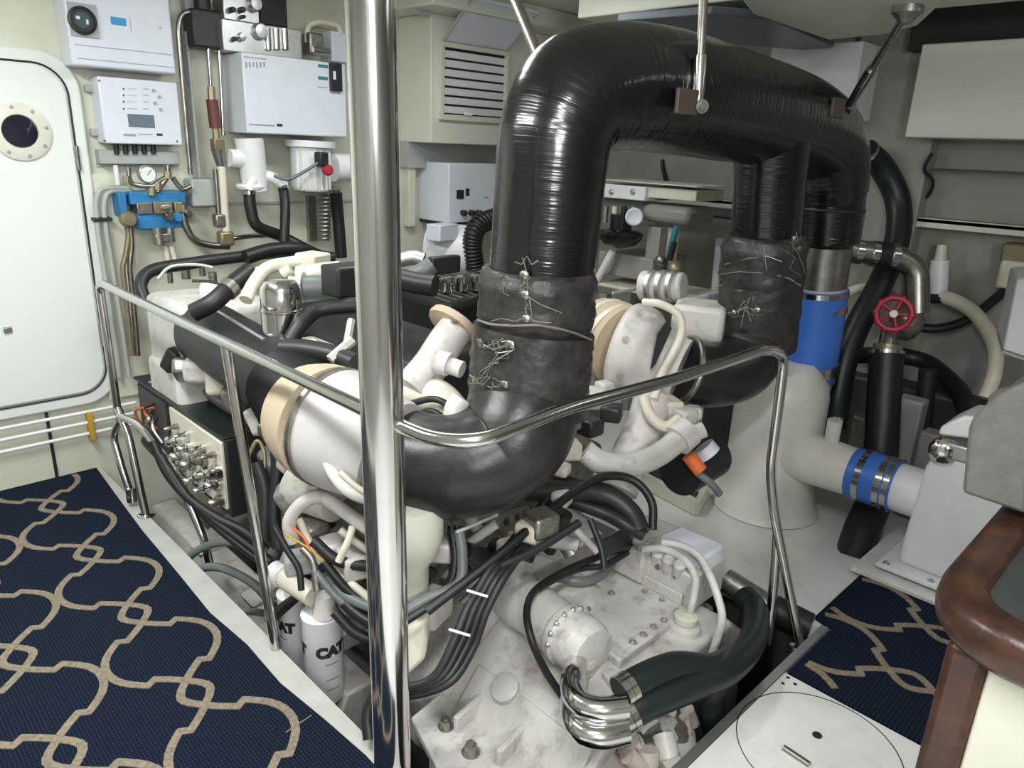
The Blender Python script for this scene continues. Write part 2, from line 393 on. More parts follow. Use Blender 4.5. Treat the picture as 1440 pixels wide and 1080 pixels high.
# deckhead panels
p = W(812, 26, X=2.75); q = W(1003, 8, X=2.75)
struct(MB().bb((2.75, q.y-1.2, p.z), (3.3, p.y, 2.3)).build('trim_10', 'ceil', bevel=.006), 'boxed-in beam under the deckhead')
def px_panel(pts, Z, th, name, m):
    poly = [W(*a, Z=Z) for a in pts]; return MB().prism(poly, (0, 0, th)).build(name, m, bevel=.004)
struct(px_panel([(868, 30), (1000, 20), (1085, 28), (1172, 66), (1150, 72), (940, 56)], 2.04, .03, 'trim_11', 'greypanel'), 'grey-bottomed flat panel hung under the deckhead')
struct(px_panel([(1020, -30), (1345, -30), (1322, 6), (1290, 36), (1244, 48), (1165, 56), (1060, 20)], 2.0, .05, 'trim_12', 'ceil'), 'cream panel hung under the deckhead above the exhaust')
p = W(560, 24, Y=YW-.02)
struct(MB().bb((2.5, YW-.5, 2.2), (4.0, YW, 2.3)).build('trim_13', 'ceil', bevel=.01))

# ------------------------------------------------------------------ carpets
def trellis(o, u, v, x0, x1, y0, y1, inside, w=.0115):
    """barbed ogee trellis: strands between loops (on lattice points) and kissing lobes"""
    half = [(.0, .160), (.025, .158), (.050, .151), (.075, .139), (.098, .122), (.118, .104), (.132, .090), (.117, .066), (.126, .056), (.146, .034), (.170, .011), (.195, -.010), (.215, -.026), (.235, -.037), (.25, -.040)]
    per = [(t, f) for t, f in half] + [(.5-t, f) for t, f in reversed(half[:-1])]
    o, u, v = Vector(o), Vector(u), Vector(v); runs = []
    for i in range(x0, x1):
        for sgn in (1, -1):
            mb = None
            for j in range(y0, y1):
                pts = [o + u*(i*.335 + sgn*f) + v*(j*.5 + .25 + t) for t, f in per]
                for k in range(len(pts)-1):
                    a, b = pts[k], pts[k+1]
                    if not (inside(a) and inside(b)): mb = None; continue
                    if mb is None: mb = MB(); runs.append(mb)
                    d = (b-a).normalized(); nn = Vector((-d.y, d.x, 0))*w; e = d*w*.6
                    z = Vector((0, 0, .0022 + .0006*(sgn > 0) + .00006*(k % 3) + .0003*(j % 2)))
                    q = [a-e-nn, b+e-nn, b+e+nn, a-e+nn]
                    n = len(mb.v); mb.v += [c+z for c in q] + [Vector((c.x, c.y, c.z)) for c in q]
                    mb.f += [(n, n+1, n+2, n+3), (n+4, n+5, n+1, n), (n+5, n+6, n+2, n+1), (n+6, n+7, n+3, n+2), (n+7, n+4, n, n+3)]
    return runs
edge = [(.83, .95), (.835, 1.325), (.822, 1.50), (.80, 1.72), (.806, 1.95), (.788, 2.185), (.80, 2.5), (.812, 2.9), (.836, 3.3), (.858, 3.645)]
def edge_x(y):
    for (xa, ya), (xb, yb) in zip(edge, edge[1:]):
        if ya <= y <= yb: return xa + (xb-xa)*(y-ya)/(yb-ya)
    return edge[0][0] if y < edge[0][1] else edge[-1][0]
T = .012
poly = [Vector((x, y, 0)) for x, y in edge] + [Vector((-1.0, 3.645, 0)), Vector((-1.0, .95, 0))]
cp = thing('carpet', 'navy blue carpet runner with beige trellis on the walkway beside the engine', 'carpet', (-.1, 2.3, 0))
MB().prism([p+Vector((0, 0, -.003)) for p in poly], (0, 0, T+.003)).build('pile', 'carpet', cp)
for r in trellis((.6, 1.842, T), (1, 0, 0), (0, 1, 0), -4, 1, -3, 5, lambda p: p.x < edge_x(p.y)-.012 and .96 < p.y < 3.63): r.build('trellis_strand', 'yarn', cp)
p, q = W(402, 1030, Z=T+.002), W(438, 1006, Z=T+.002)
MB().tube([p, q], .0022, 6).build('loose_thread', 'wire', cp)
x0, x1, y0, y1 = 2.0, 2.96, .245, .80
def inside2(p): return x0+.02 < p.x < x1-.02 and y0 < p.y < yb(p.x)-.02
def yb(x): return .722 if x < 2.34 else .79
cp2 = thing('carpet', 'navy blue carpet piece with beige trellis between the floor hatch and the white pump', 'carpet', (2.45, .3, 0))
MB().prism([(x0, y0, 0), (x1, y0, 0), (x1, yb(x1), 0), (2.35, .79, 0), (2.33, .722, 0), (x0, .722, 0)], (0, 0, T)).build('pile', 'carpet', cp2)
for r in trellis((2.25, .44, T), (1, 0, 0), (0, 1, 0), -1, 4, -3, 2, inside2): r.build('trellis_strand', 'yarn', cp2)

# floor hatch
h = thing('floor_hatch', 'white floor hatch plate with round outline, finger hole and recessed handle', 'hatch', (1.5, .3, 0))
MB().bb((.9, -.25, -.003), (1.985, .725, .014)).build('plate', 'deckwhite', h, bevel=.002)
c = W(1150, 1052, Z=.014)
cc = Vector((c.x, c.y, .0145))
MB().ring(cc, (0, 0, 1), .215, .0016, 48, 5).build('round_lid_seam', 'dark', h)
p = W(1149, 1034, Z=.0145); MB().cyl(p, p+Vector((0, 0, .002)), .013).build('finger_hole', 'dark', h)
a, b = W(1102, 1052, Z=.016), W(1138, 1076, Z=.016)
hd = MB().tube([a, b], .010, 10).build('handle', 'oldsteel', h)
for px, py in ((1101, 961), (1108, 953), (1118, 962)): bolt(W(px, py, Z=.014), (0, 0, 1), .004, h, 'screw', 'dark', .3)

# ------------------------------------------------------------------ pillar and guard rails
pl = thing('pillar', 'tall polished stainless steel pillar at the corner of the guard rails', 'pillar', (.87, 1.26, 0))
MB().cyl((.884, 1.257, -.85), (.856, 1.276, 2.3), .0475, seg=48).build('post', 'polish', pl)
MB().lathe((.884, 1.257, -.85), (0, 0, 1), [(.09, 0), (.09, .012), (.05, .016)], 32).build('foot_flange', 'polish', pl)
RZ, RR = .968, .0165
gl = thing('guard_rail', 'stainless guard rail running from the pillar along the walkway to the door', 'guard rail', (.87, 2.2, 0))
xr = .868
p0 = Vector((xr, 3.215, RZ-.05))
top = bend([(xr, 1.30, RZ), (xr, 3.235, RZ), (xr+.005, 3.235, .40)], .05)
MB().tube(top, RR, 14).build('top_rail', 'steel', gl)
b1 = W(209, 726, Z=.0); b2 = W(388, 914, Z=.0)
MB().tube(bend([W(166, 575, X=xr+.005), W(180, 610, X=xr+.004), (xr+.002, b1.y, 0)], .05), RR, 12).build('leg', 'steel', gl)
m1 = W(318, 489, X=xr)
MB().tube([(xr, m1.y, RZ), W(388, 912, X=xr)], RR, 14).build('leg', 'steel', gl)
MB().tube(bend([W(168, 585, X=xr), W(196, 596, X=.90), W(248, 665, X=.93), W(288, 760, X=.95), W(296, 800, X=.96)], .07), RR*.95, 12).build('brace', 'steel', gl)
MB().tube(bend([W(168, 592, X=xr), W(158, 612, X=xr-.02), W(172, 660, X=xr-.02), W(184, 694, X=xr-.01)], .06), RR*.95, 12).build('brace', 'steel', gl)
p = W(184, 690, X=xr-.01); MB().cyl(p+Vector((0, 0, .014)), p-Vector((0, 0, .05)), .021).build('foot_socket', 'steel', gl)
p = Vector((xr+.002, b1.y, 0)); MB().lathe(p, (0, 0, 1), [(.035, .004), (.035, .010), (.019, .014)], 18).build('foot_flange', 'steel', gl)
gr = thing('guard_rail', 'curved stainless guard rail from the pillar across the front of the gearbox', 'guard rail', (1.6, 1.03, 0))
rp = bend([(.885, 1.235, .958), (.91, 1.13, .948), (.97, 1.055, .955), W(800, 573, Y=1.045), W(950, 533, Y=1.02), W(1078, 490, Y=1.0), W(1103, 498, Y=.995), W(1098, 545, Y=.995), W(1083, 660, Y=.985), W(1088, 720, Y=.94), W(1124, 905, Y=.775)], .06)
MB().tube(rp, RR, 14).build('top_rail', 'steel', gr)
MB().tube(bend([W(1093, 745, Y=.92), W(1090, 800, Y=.90), W(1080, 905, Y=.86)], .05), RR*.95, 12).build('leg', 'steel', gr)
p = W(1124, 905, Y=.775); MB().lathe((p.x, p.y, p.z-.02), (0, 0, 1), [(.03, 0), (.03, .008), (.018, .012)], 16).build('foot_flange', 'steel', gr)
MB().ring((.885, 1.235, .958), (.3, -.6, 0), .018, .005, 16, 6).build('weld', 'steel', gr)
# ------------------------------------------------------------------ equipment on the bulkhead
def wdims(pxl_back, pxl_front, pxr, py_top, py_bot, back=0.):
    Y = YW-back; pm = (py_top+py_bot)/2
    xl = W(pxl_back, pm, Y=Y).x; yf = min(W(pxl_front, pm, X=xl).y, Y-.03)
    xr = W(pxr, pm, Y=yf).x; pc = (pxl_front+pxr)/2
    return xl, xr, yf, Y, W(pc, py_bot, Y=yf).z, W(pc, py_top, Y=yf).z
def wbox(root, name, m, d, bevel=.006): return MB().bb((d[0], d[2], d[4]), (d[1], d[3], d[5])).build(name, m, root, bevel=bevel)
def mark(root, name, m, px0, py0, px1, py1, yf, th=.0015):
    a, b = W(px0, py0, Y=yf), W(px1, py1, Y=yf)
    return MB().bb((a.x, yf-th, b.z), (b.x, yf+.001, a.z)).build(name, m, root)

# upper cabinet with round dial
d = wdims(76, 92, 240, -60, 97)
d = (d[0], d[1], d[2], d[3], d[4], 2.22)
t = thing('wall_cabinet', 'large white wall cabinet with round dial and small blue label', 'cabinet', ((d[0]+d[1])/2, YW, d[4]))
wbox(t, 'body', 'boxwhite', d, .008); yf = d[2]
mark(t, 'dial_plate', 'dialgrey', 93, 2, 139, 54, yf, .012)
c = W(115, 29, Y=yf-.012)
dl = MB().lathe(c, (0, -1, 0), [(.052, 0), (.052, .012), (.044, .015), (.042, .010), (.0, .010)], 28).build('dial', 'dark', t)
MB().lathe(c+Vector((-.001, -.0095, .002)), (0, -1, 0), [(.030, 0), (.030, .002), (.0, .002)], 20).build('dial_face', 'dialface', dl)
MB().box(c+Vector((-.016, -.0125, .008)), (.014, .002, .012)).build('dial_glint', 'boxwhite', dl); MB().box(c+Vector((.016, -.0125, -.004)), (.008, .002, .018)).build('dial_glint', 'boxwhite', dl)  # white patches painted as highlights on the dial face
mark(t, 'label_patch', 'bluelabel', 155, 23, 178, 37, yf)
mark(t, 'label_patch', 'faint', 182, 24, 185, 46, yf)
MB().bb((d[0]+.02, yf-.001, d[4]+.075), (d[1]-.01, yf+.002, d[4]+.078)).build('lid_seam', 'faint', t)
MB().bb((d[0]+.02, yf-.001, d[4]+.025), (d[1]-.01, yf+.002, d[4]+.028)).build('lid_seam', 'faint', t)
bolt(W(226, 39, Y=yf), (0, -1, 0), .004, t, 'screw', 'boltsteel', .4)

# control box with screen
d = wdims(131, 143, 253, 112, 203)
t = thing('control_box', 'white control box with grey screen and a row of small knobs below the dial cabinet', 'control box', ((d[0]+d[1])/2, YW, d[4]))
wbox(t, 'body', 'boxwhite', d, .006); yf = d[2]
mark(t, 'screen', 'lcd', 179, 160, 218, 180, yf, .002)
for px, py in ((216, 127), (224, 136), (218, 145), (226, 154)):
    c = W(px, py, Y=yf); MB().cyl(c, c+Vector((0, -.008, 0)), .0075, .006, 14).build('knob', 'greybox', t)
for py in (125, 134, 143, 153):
    mark(t, 'indicator', 'dark', 172.5, py-1.2, 175, py+1.2, yf); mark(t, 'caption_mark', 'faint', 179, py-.8, 192, py+.6, yf); mark(t, 'caption_mark', 'faint', 201, py-.6, 209, py+.8, yf)
mark(t, 'caption_mark', 'faint', 173, 188, 191, 191.5, yf); mark(t, 'caption_mark', 'faint', 194, 188, 215, 190, yf); mark(t, 'emblem', 'ink', 220, 187.5, 228.5, 191, yf)
for px, py in ((139.5, 113.5), (250, 117), (249, 199), (147, 198)): bolt(W(px, py, Y=yf), (0, -1, 0), .0035, t, 'screw', 'boltsteel', .4)
for py in (125, 186): MB().box((d[0]-.012, YW-.02, W(130, py, Y=YW).z), (.03, .03, .03)).build('mounting_lug', 'greybox', t, bevel=.004)
for k in range(5):
    a = W(163+k*13, 205, Y=yf+.05); MB().cyl(a+Vector((0, 0, .008)), a-Vector((0, 0, .035)), .011, seg=12).build('cable_gland', 'dark', t)

# cable trunking
d = wdims(134, 140, 252, 212, 231)
t = MB().bb((d[0], d[2], d[4]), (d[1], d[3], d[5])).build('cable_trunking', 'greybox', bevel=.003); tag(t, 'grey horizontal cable trunking under the control box', 'cable trunking')
p = W(240, 60, Y=YW); q = W(262, 250, Y=YW)
t = MB().bb((p.x+.055, YW-.07, q.z), (q.x+.03, YW, 1.98)).build('cable_trunking', 'greybox', bevel=.003); tag(t, 'grey vertical cable trunking right of the control box', 'cable trunking')
t = MB().bb((p.x+.06, YW-.05, 1.995), (q.x+.09, YW, 2.24)).build('junction_box', 'greybox', bevel=.004); tag(t, 'grey junction box above the vertical cable trunking', 'box')
yp = YW-.12
pipe = lambda nm, lb, pts, r, m='oldsteel', rad=.05, g=None: tag(MB().tube(bend(pts, rad), r, 12).build(nm, m), lb, 'pipe', g)
pipe('steel_pipe', 'long thin steel pipe bent over at the top beside the vertical trunking', [W(300, 17, Y=yp), W(255, 17, Y=yp), W(250, 40, Y=yp), W(268, 245, Y=yp)], .011)

# white treatment cabinet and what stands on it
d = wdims(313, 344, 487, 82, 190)
t = thing('treatment_cabinet', 'big white cabinet with black latch handle at its upper right', 'cabinet', ((d[0]+d[1])/2, YW, d[4]))
wbox(t, 'body', 'boxwhite', d, .006); yf = d[2]; CABF = yf
mark(t, 'label_patch', 'faint', 343, 79, 375, 84, yf)
for k in range(6): mark(t, 'label_bar', 'faint', 345+k*5, 87, 347.6+k*5, 96-(k % 3), yf)
mark(t, 'caption_mark', 'faint', 350, 174, 386, 177.5, yf); mark(t, 'emblem', 'ink', 389, 174, 397, 178, yf)
lt = mark(t, 'latch', 'dark', 462, 88, 478, 129, yf, .025)
mark(lt, 'latch_keeper', 'white', 468, 100, 472, 112, yf-.024, .004)
for py in (90, 107, 122): mark(t, 'label_bar', 'teal', 447, py, 461, py+(6 if py < 110 else 2), yf)
zt = d[5]
m0 = thing('valve_manifold', 'aluminium valve block with knobs standing on the big white cabinet', 'manifold', (1.85, YW-.12, zt))
a = W(312, 72, Y=YW-.16); b = W(415, 42, Y=YW-.16)
MB().bb((a.x, YW-.18, zt+.003), (b.x+.02, YW-.05, b.z)).build('block', 'alu', m0, bevel=.004)
a2 = W(315, 40, Y=YW-.16); b2 = W(362, 2, Y=YW-.16)
MB().bb((a2.x, YW-.17, b.z), (b2.x, YW-.06, b2.z)).build('block', 'alu', m0, bevel=.004)
for px, py, r in ((357, 6, .032), (364, 44, .036), (338, 52, .018), (325, 14, .012), (339, 14, .012), (340, 24, .008), (328, 55, .01)):
    c = W(px, py, Y=YW-.18); MB().lathe(c, (0, -1, 0), [(r, -.01), (r, .02), (r*.8, .03), (0, .032)], 20).build('knob', 'alu' if r > .015 else 'dark', m0)
for k in range(3):
    px = 376+k*12; c = W(px, 55, Y=YW-.18); MB().cyl(c+Vector((0, -.004, .045)), c+Vector((0, -.004, -.045)), .016, seg=14).build('cartridge', 'steel', m0)
a, b = W(367, 34, Y=YW-.1), W(402, -25, Y=YW-.1)
t = MB().bb((a.x, YW-.1, a.z), (b.x, YW, b.z)).build('relay_box', 'dark', bevel=.006); tag(t, 'black ribbed relay box behind the aluminium valve block', 'box')
a, b = W(268, 66, Y=YW-.1), W(310, 18, Y=YW-.1)
sv = thing('solenoid_valve', 'black solenoid valve body left of the aluminium valve block', 'valve', ((a.x+b.x)/2, YW-.1, a.z))
MB().bb((a.x, YW-.14, a.z), (b.x, YW-.03, b.z)).build('coil', 'dark', sv, bevel=.01)
MB().cyl(((a.x+b.x)/2, YW-.085, b.z), ((a.x+b.x)/2, YW-.085, b.z+.12), .035).build('stem', 'dark', sv)
# fittings right of the manifold
fg = thing('pipe_fitting', 'dark pipe fittings on top of the white cabinet near the pillar', 'fitting', (2.05, YW-.12, zt))
c = W(440, 62, Y=YW-.12); MB().box(c, (.08, .08, .1)).build('fitting_body', 'boltsteel', fg, bevel=.01)
c = W(449, 72, Y=YW-.15); MB().cyl(c+Vector((-.04, 0, 0)), c+Vector((.05, 0, 0)), .022).build('union_nut', 'steel', fg)
a, b = W(464, 80, Y=YW-.1), W(492, 48, Y=YW-.1)
t = MB().bb((a.x, YW-.12, a.z-.02), (b.x, YW, b.z)).build('junction_box', 'boxwhite', bevel=.004); tag(t, 'small white junction box behind the top right of the big white cabinet', 'box')
pipe('copper_pipe', 'beige curved pipe above the white cabinet by the pillar', [W(432, 60, Y=yp), W(432, 34, Y=yp), W(452, 30, Y=yp), W(476, 36, Y=yp), W(480, 48, Y=yp)], .014, 'cream')

# vertical sensor line left of the cabinet
vt = thing('level_sensor', 'vertical pressure line with dark red sleeve left of the big white cabinet', 'pipe', tuple(W(305, 345, Y=yp)))
MB().tube(bend([W(326, 60, Y=yp), W(308, 60, Y=yp), W(314, 190, Y=yp)], .03), .009, 10).build('pipe', 'steel', vt)
MB().tube(bend([W(322, 50, Y=yp), W(294, 56, Y=yp), W(293, 75, Y=yp), W(297, 128, Y=yp)], .03), .009, 10).build('pipe', 'steel', vt)
MB().cyl(W(298, 140, Y=yp), W(303, 180, Y=yp), .026, seg=16).build('sleeve', 'redtint', vt)
MB().cyl(W(297, 122, Y=yp), W(298, 142, Y=yp), .017, seg=6).build('union_nut', 'brass', vt)
MB().cyl(W(303, 180, Y=yp), W(305, 196, Y=yp), .016, seg=6).build('union_nut', 'brass', vt)
MB().box(W(306, 203, Y=yp), (.05, .05, .05)).build('valve_body', 'brass', vt, bevel=.004)
MB().cyl(W(306, 210, Y=yp), W(312, 238, Y=yp), .03, .018, 12).build('coupling', 'oldsteel', vt)
MB().cyl(W(311, 234, Y=yp), W(318, 330, Y=yp), .02, seg=14).build('pipe', 'cream', vt)
MB().cyl(W(303, 238, Y=yp), W(309, 320, Y=yp), .013, seg=12).build('pipe', 'oldsteel', vt)
MB().box(W(317, 335, Y=yp), (.07, .06, .07)).build('elbow', 'brass', vt, bevel=.012)
MB().box(W(308, 310, Y=yp), (.05, .05, .06)).build('valve_body', 'boltsteel', vt, bevel=.008)
MB().tube(bend([W(258, 288, Y=yp), W(258, 312, Y=yp), W(272, 340, Y=yp), W(300, 346, Y=yp), W(322, 346, Y=yp)], .12), .017, 12).build('pipe', 'oldsteel', vt)
MB().tube(bend([W(325, 336, Y=yp), W(350, 332, Y=yp), W(375, 331, Y=yp)], .03), .012, 10).build('pipe', 'steel', vt)
a, b = W(272, 291, Y=YW-.1), W(308, 252, Y=YW-.1)
t = MB().bb((a.x, YW-.1, a.z), (b.x, YW, b.z)).build('junction_box', 'greybox', bevel=.008); tag(t, 'small grey junction box between the blue manifold and the sensor line', 'box')

# filter housings hanging below the cabinet
fy = YW-.14
fa = thing('filter_housing', 'white plastic filter body with elbows under the left of the cabinet', 'filter', tuple(W(355, 270, Y=fy)))
p, q = W(350, 194, Y=fy), W(360, 268, Y=fy)
MB().cyl(p, q, .068, .06, 24).build('body', 'white', fa)
MB().cyl(W(322, 222, Y=fy), W(345, 224, Y=fy), .042, seg=18).build('inlet', 'white', fa)
MB().lathe(W(353, 262, Y=fy), (0, 0, -1), [(.066, -.012), (.072, 0), (.066, .012)], 20).build('collar', 'white', fa)
for a, b in (((356, 252), (350, 268)), ((382, 248), (400, 262))):
    MB().tube(bend([W(365, 245, Y=fy), W(*a, Y=fy-.04), W(*b, Y=fy-.04)], .03), .026, 14).build('elbow', 'white', fa)
fb = thing('filter_housing', 'white ribbed filter cylinder with red knob beside the pillar', 'filter', tuple(W(440, 268, Y=fy)))
p, q = W(436, 198, Y=fy), W(438, 268, Y=fy)
MB().lathe(p, q-p, [(.125, 0), (.125, .03), (.10, .035), (.10, (q-p).length-.02), (.09, (q-p).length)], 32).build('body', 'white', fb)
for k in range(7):
    tt = R_(200+k*18); dd = Vector((math.cos(tt), math.sin(tt), 0))*.1
    MB().cyl(p+dd+Vector((0, 0, -.04)), q+dd+Vector((0, 0, .01)), .006, seg=8).build('rib', 'white', fb)
c = W(482, 236, Y=fy-.06); MB().cyl(c+Vector((-.06, 0, 0)), c+Vector((.05, 0, 0)), .07, seg=24).build('motor', 'white', fb)
c = W(460, 239, Y=fy-.15); MB().lathe(c, (-.3, -1, 0), [(.027, 0), (.027, .02), (.02, .028), (0, .03)], 18).build('knob', 'red', fb)
c = W(452, 224, Y=fy-.14); MB().box(c, (.05, .06, .07)).build('valve_body', 'dark', fb, bevel=.008)
hose('cable', '', [W(452, 226, Y=fy-.14), W(430, 240, Y=fy-.14), W(405, 252, Y=fy-.13), W(385, 247, Y=fy-.1)], .008, 'greyhose', parent=fb)
hose('rubber_hose', 'black hose from the left filter elbow curving right onto the engine', [W(350, 268, Y=fy-.04), W(353, 295, Y=fy-.05), W(362, 318, Y=fy-.06), W(395, 332, Y=fy-.06), W(430, 350, Y=3.4)], .028, 'rubber', clamps=(.04,))
hose('rubber_hose', 'black hose dropping straight from the right filter elbow', [W(398, 262, Y=fy-.04), W(401, 290, Y=fy-.09), W(400, 335, Y=fy-.135), W(399, 364, Y=fy-.14)], .024, 'rubber', clamps=(.05,))
hose('rubber_hose', 'dark vertical hose under the red knob beside the pillar', [W(472, 266, Y=fy-.03), W(475, 300, Y=fy), W(480, 362, Y=fy)], .032, 'rubber', clamps=(.06,))
sp = []
for k in range(150):
    tt = k*.5; z = 1-k/149
    a = W(456, 272+z*66, Y=fy); sp.append(a + Vector((math.cos(tt)*.03, math.sin(tt)*.03, 0)))
t = MB().tube(sp, .0065, 6).build('coiled_cable', 'boltsteel'); tag(t, 'coiled cable hanging below the white ribbed filter', 'cable')
t = MB().bb(W(432, 338, Y=YW), W(444, 275, Y=YW-.03)).build('wall_bracket', 'boltsteel'); tag(t, 'brown vertical bracket beside the coiled cable', 'bracket')

# blue manifold with gauge
my = YW-.1
mb_ = thing('blue_manifold', 'bright blue hydraulic manifold with brass valves', 'manifold', tuple(W(225, 318, Y=YW)))
def mbox(name, m, a, b, y0, y1, bevel=.004):
    p, q = W(*a, Y=y0), W(*b, Y=y0); return MB().bb((p.x, y0, q.z), (q.x, y1, p.z)).build(name, m, mb_, bevel=bevel)
mbox('block', 'blueman', (166, 271), (181, 304), my-.01, YW)
mbox('block', 'blueman', (182, 270), (262, 286), my-.02, YW)
mbox('block', 'blueman', (193, 300), (259, 320), my-.02, YW)
mbox('valve_plate', 'boltsteel', (192, 285), (216, 301), my-.03, YW-.03)
mbox('valve_plate', 'brass', (216, 284), (244, 300), my-.04, YW-.03)
mbox('valve_plate', 'alu', (228, 288), (242, 294), my-.06, YW-.05)
mbox('valve_plate', 'brass', (245, 284), (259, 299), my-.04, YW-.03)
for a, r, m in (((179, 308), .035, 'brass'), ((235, 304), .022, 'oldsteel'), ((247, 305), .024, 'blueman'), ((262, 300), .02, 'oldsteel')):
    c = W(*a, Y=my-.02); MB().lathe(c, (0, -1, 0), [(r, 0), (r, .025), (r*.7, .04), (0, .04)], 18).build('valve_cap', m, mb_)
c = W(207, 245, Y=my-.02); g = MB().lathe(c, (0, -1, 0), [(.038, -.02), (.038, .008), (.034, .012), (.033, .008), (0, .008)], 26).build('gauge', 'alu', mb_)
MB().cyl(c+Vector((0, -.008, 0)), c+Vector((0, -.0095, 0)), .032).build('gauge_face', 'white', g)
MB().box(c+Vector((.006, -.0105, .008)), (.002, .002, .028), 0, Matrix.Rotation(.7, 3, 'Y')).build('needle', 'ink', g)
MB().cyl(W(207, 252, Y=my), W(208, 270, Y=my), .01).build('gauge_stem', 'brass', mb_)
for pts in ([(180, 235), (182, 258), (200, 262), (222, 262)], [(236, 232), (236, 248), (226, 262), (222, 270)], [(243, 250), (250, 260), (258, 268), (268, 262)], [(212, 266), (222, 256), (232, 250), (238, 246)]):
    MB().tube(bend([W(*q, Y=my-.02) for q in pts], .03), .011, 10).build('tube', 'oldsteel', mb_)
for a in ((222, 262), (236, 246), (214, 270), (178, 252)): MB().cyl(W(a[0], a[1]-5, Y=my-.025), W(a[0], a[1]+5, Y=my-.025), .017, seg=6).build('union_nut', 'brass', mb_)
for a, b, r in (((221, 320), (224, 343), .024), ((238, 320), (240, 340), .02)): MB().cyl(W(*a, Y=my-.02), W(*b, Y=my-.02), r, seg=14).build('valve_stem', 'boltsteel', mb_)
for a, b in (((232, 345), (236, 366)), ((240, 345), (246, 366))): MB().cyl(W(*a, Y=my), W(*b, Y=my), .012, seg=12).build('tube', 'cream', mb_)
MB().box(W(228, 334, Y=my-.02), (.07, .04, .04)).build('valve_body', 'boltsteel', mb_, bevel=.006)
for k, (dx, lb) in enumerate(((0, 'outer of two thin grey pipes rising beside the door frame to the blue manifold'), (11, 'inner of two thin grey pipes rising beside the door frame to the blue manifold'))):
    pipe('grey_pipe', lb, [W(185, 265+k*4, Y=YW-.06), W(140+dx, 264+k*4, Y=YW-.06), W(134+dx, 285+k*4, Y=YW-.06), W(138+dx*1.1, 330, Y=YW-.06), W(160+dx*1.2, 470, Y=YW-.06), W(168+dx*1.2, 530, Y=YW-.06)], .011, 'greybox')
t = MB().box(W(143, 308, Y=YW-.055), (.075, .05, .016)).build('pipe_clip', 'dark', bevel=.003); tag(t, 'dark clip joining the two grey pipes by the door', 'clip')
for k, pts in enumerate(([(178, 315), (181, 330), (177, 358), (172, 375), (178, 430), (186, 500)], [(183, 318), (186, 345), (182, 372), (188, 430), (194, 500)])):
    pipe('steel_pipe', ['brass-toned pipe running down from the blue manifold to the deck', 'dark steel pipe running down from the blue manifold to the deck'][k], [W(*q, Y=YW-.09) for q in pts], .012, ['brass', 'oldsteel'][k])
pipe('steel_pipe', 'short white pipe between the grey trunking and the blue manifold', [W(162, 232, Y=YW-.04), W(166, 260, Y=YW-.04)], .011, 'white')
t = MB().bb(W(152, 560, Y=YW), W(172, 245, Y=YW-.02)).build('conduit', 'wall'); tag(t, 'cream flat conduit strip beside the door frame', 'conduit')

# air conditioning casing with louvre and open flap
d = wdims(561, 606, 760, 2, 204)
d = (d[0], 3.75, d[2], d[3], d[4], 2.2)
ac = thing('air_duct_casing', 'cream ventilation casing with white louvre and raised flap', 'ventilation casing', ((d[0]+d[1])/2, YW, d[4]))
wbox(ac, 'casing', 'ceil', d, .006); yf = d[2]
a, b = W(622, 66, Y=yf), W(722, 168, Y=yf)
x0, x1, z0, z1 = a.x, a.x+.46, b.z, a.z
fr = MB()
for A, B in (((x0-.03, z0-.03), (x1+.03, z0)), ((x0-.03, z1), (x1+.03, z1+.025)), ((x0-.03, z0), (x0, z1)), ((x1, z0), (x1+.03, z1))):
    fr.bb((A[0], yf-.025, A[1]), (B[0], yf, B[1]))
fr.build('louvre_frame', 'panelcream', ac, bevel=.003)
MB().bb((x0, yf-.004, z0), (x1, yf-.001, z1)).build('louvre_backing', 'dark', ac)
for k in range(7):
    z = z1-.02-k*(z1-z0-.03)/6.6
    MB().box(((x0+x1)/2, yf-.014, z-.012), (x1-x0, .004, .036), 0, Matrix.Rotation(R_(20), 3, 'X')).build('louvre_slat', 'white', ac)
MB().box((x0+.17, yf-.03, z0+.01), (.05, .015, .02)).build('louvre_catch', 'white', ac, bevel=.003)
zf = z1+.03
fl = [W(630, 66, Y=yf-.02), W(721, 71, Y=yf-.02)]
flp = [Vector((x0, yf-.01, zf)), Vector((x1, yf-.01, zf)), Vector((x1+.02, yf-.24, zf+.185)), Vector((x0+.0, yf-.24, zf+.185))]
MB().prism(flp, (0, .006, .015)).build('flap', 'boxwhite', ac, bevel=.003)
for A, B in ((0, 3), (1, 2)): MB().cyl(flp[A], flp[B], .008, seg=8).build('flap_edge', 'greybox', ac)
MB().cyl(flp[3], flp[2], .010, seg=8).build('flap_edge', 'white', ac)
a, b = W(572, 228, Y=YW), W(694, 204, Y=YW)
struct(MB().bb((a.x-.05, YW-.08, a.z-.03), (3.98, YW, b.z+.02)).build('trim_14', 'greybox', bevel=.003), 'grey strip standing in for the shadow under the ventilation casing')  # shadow below the casing built as a grey strip on the bulkhead

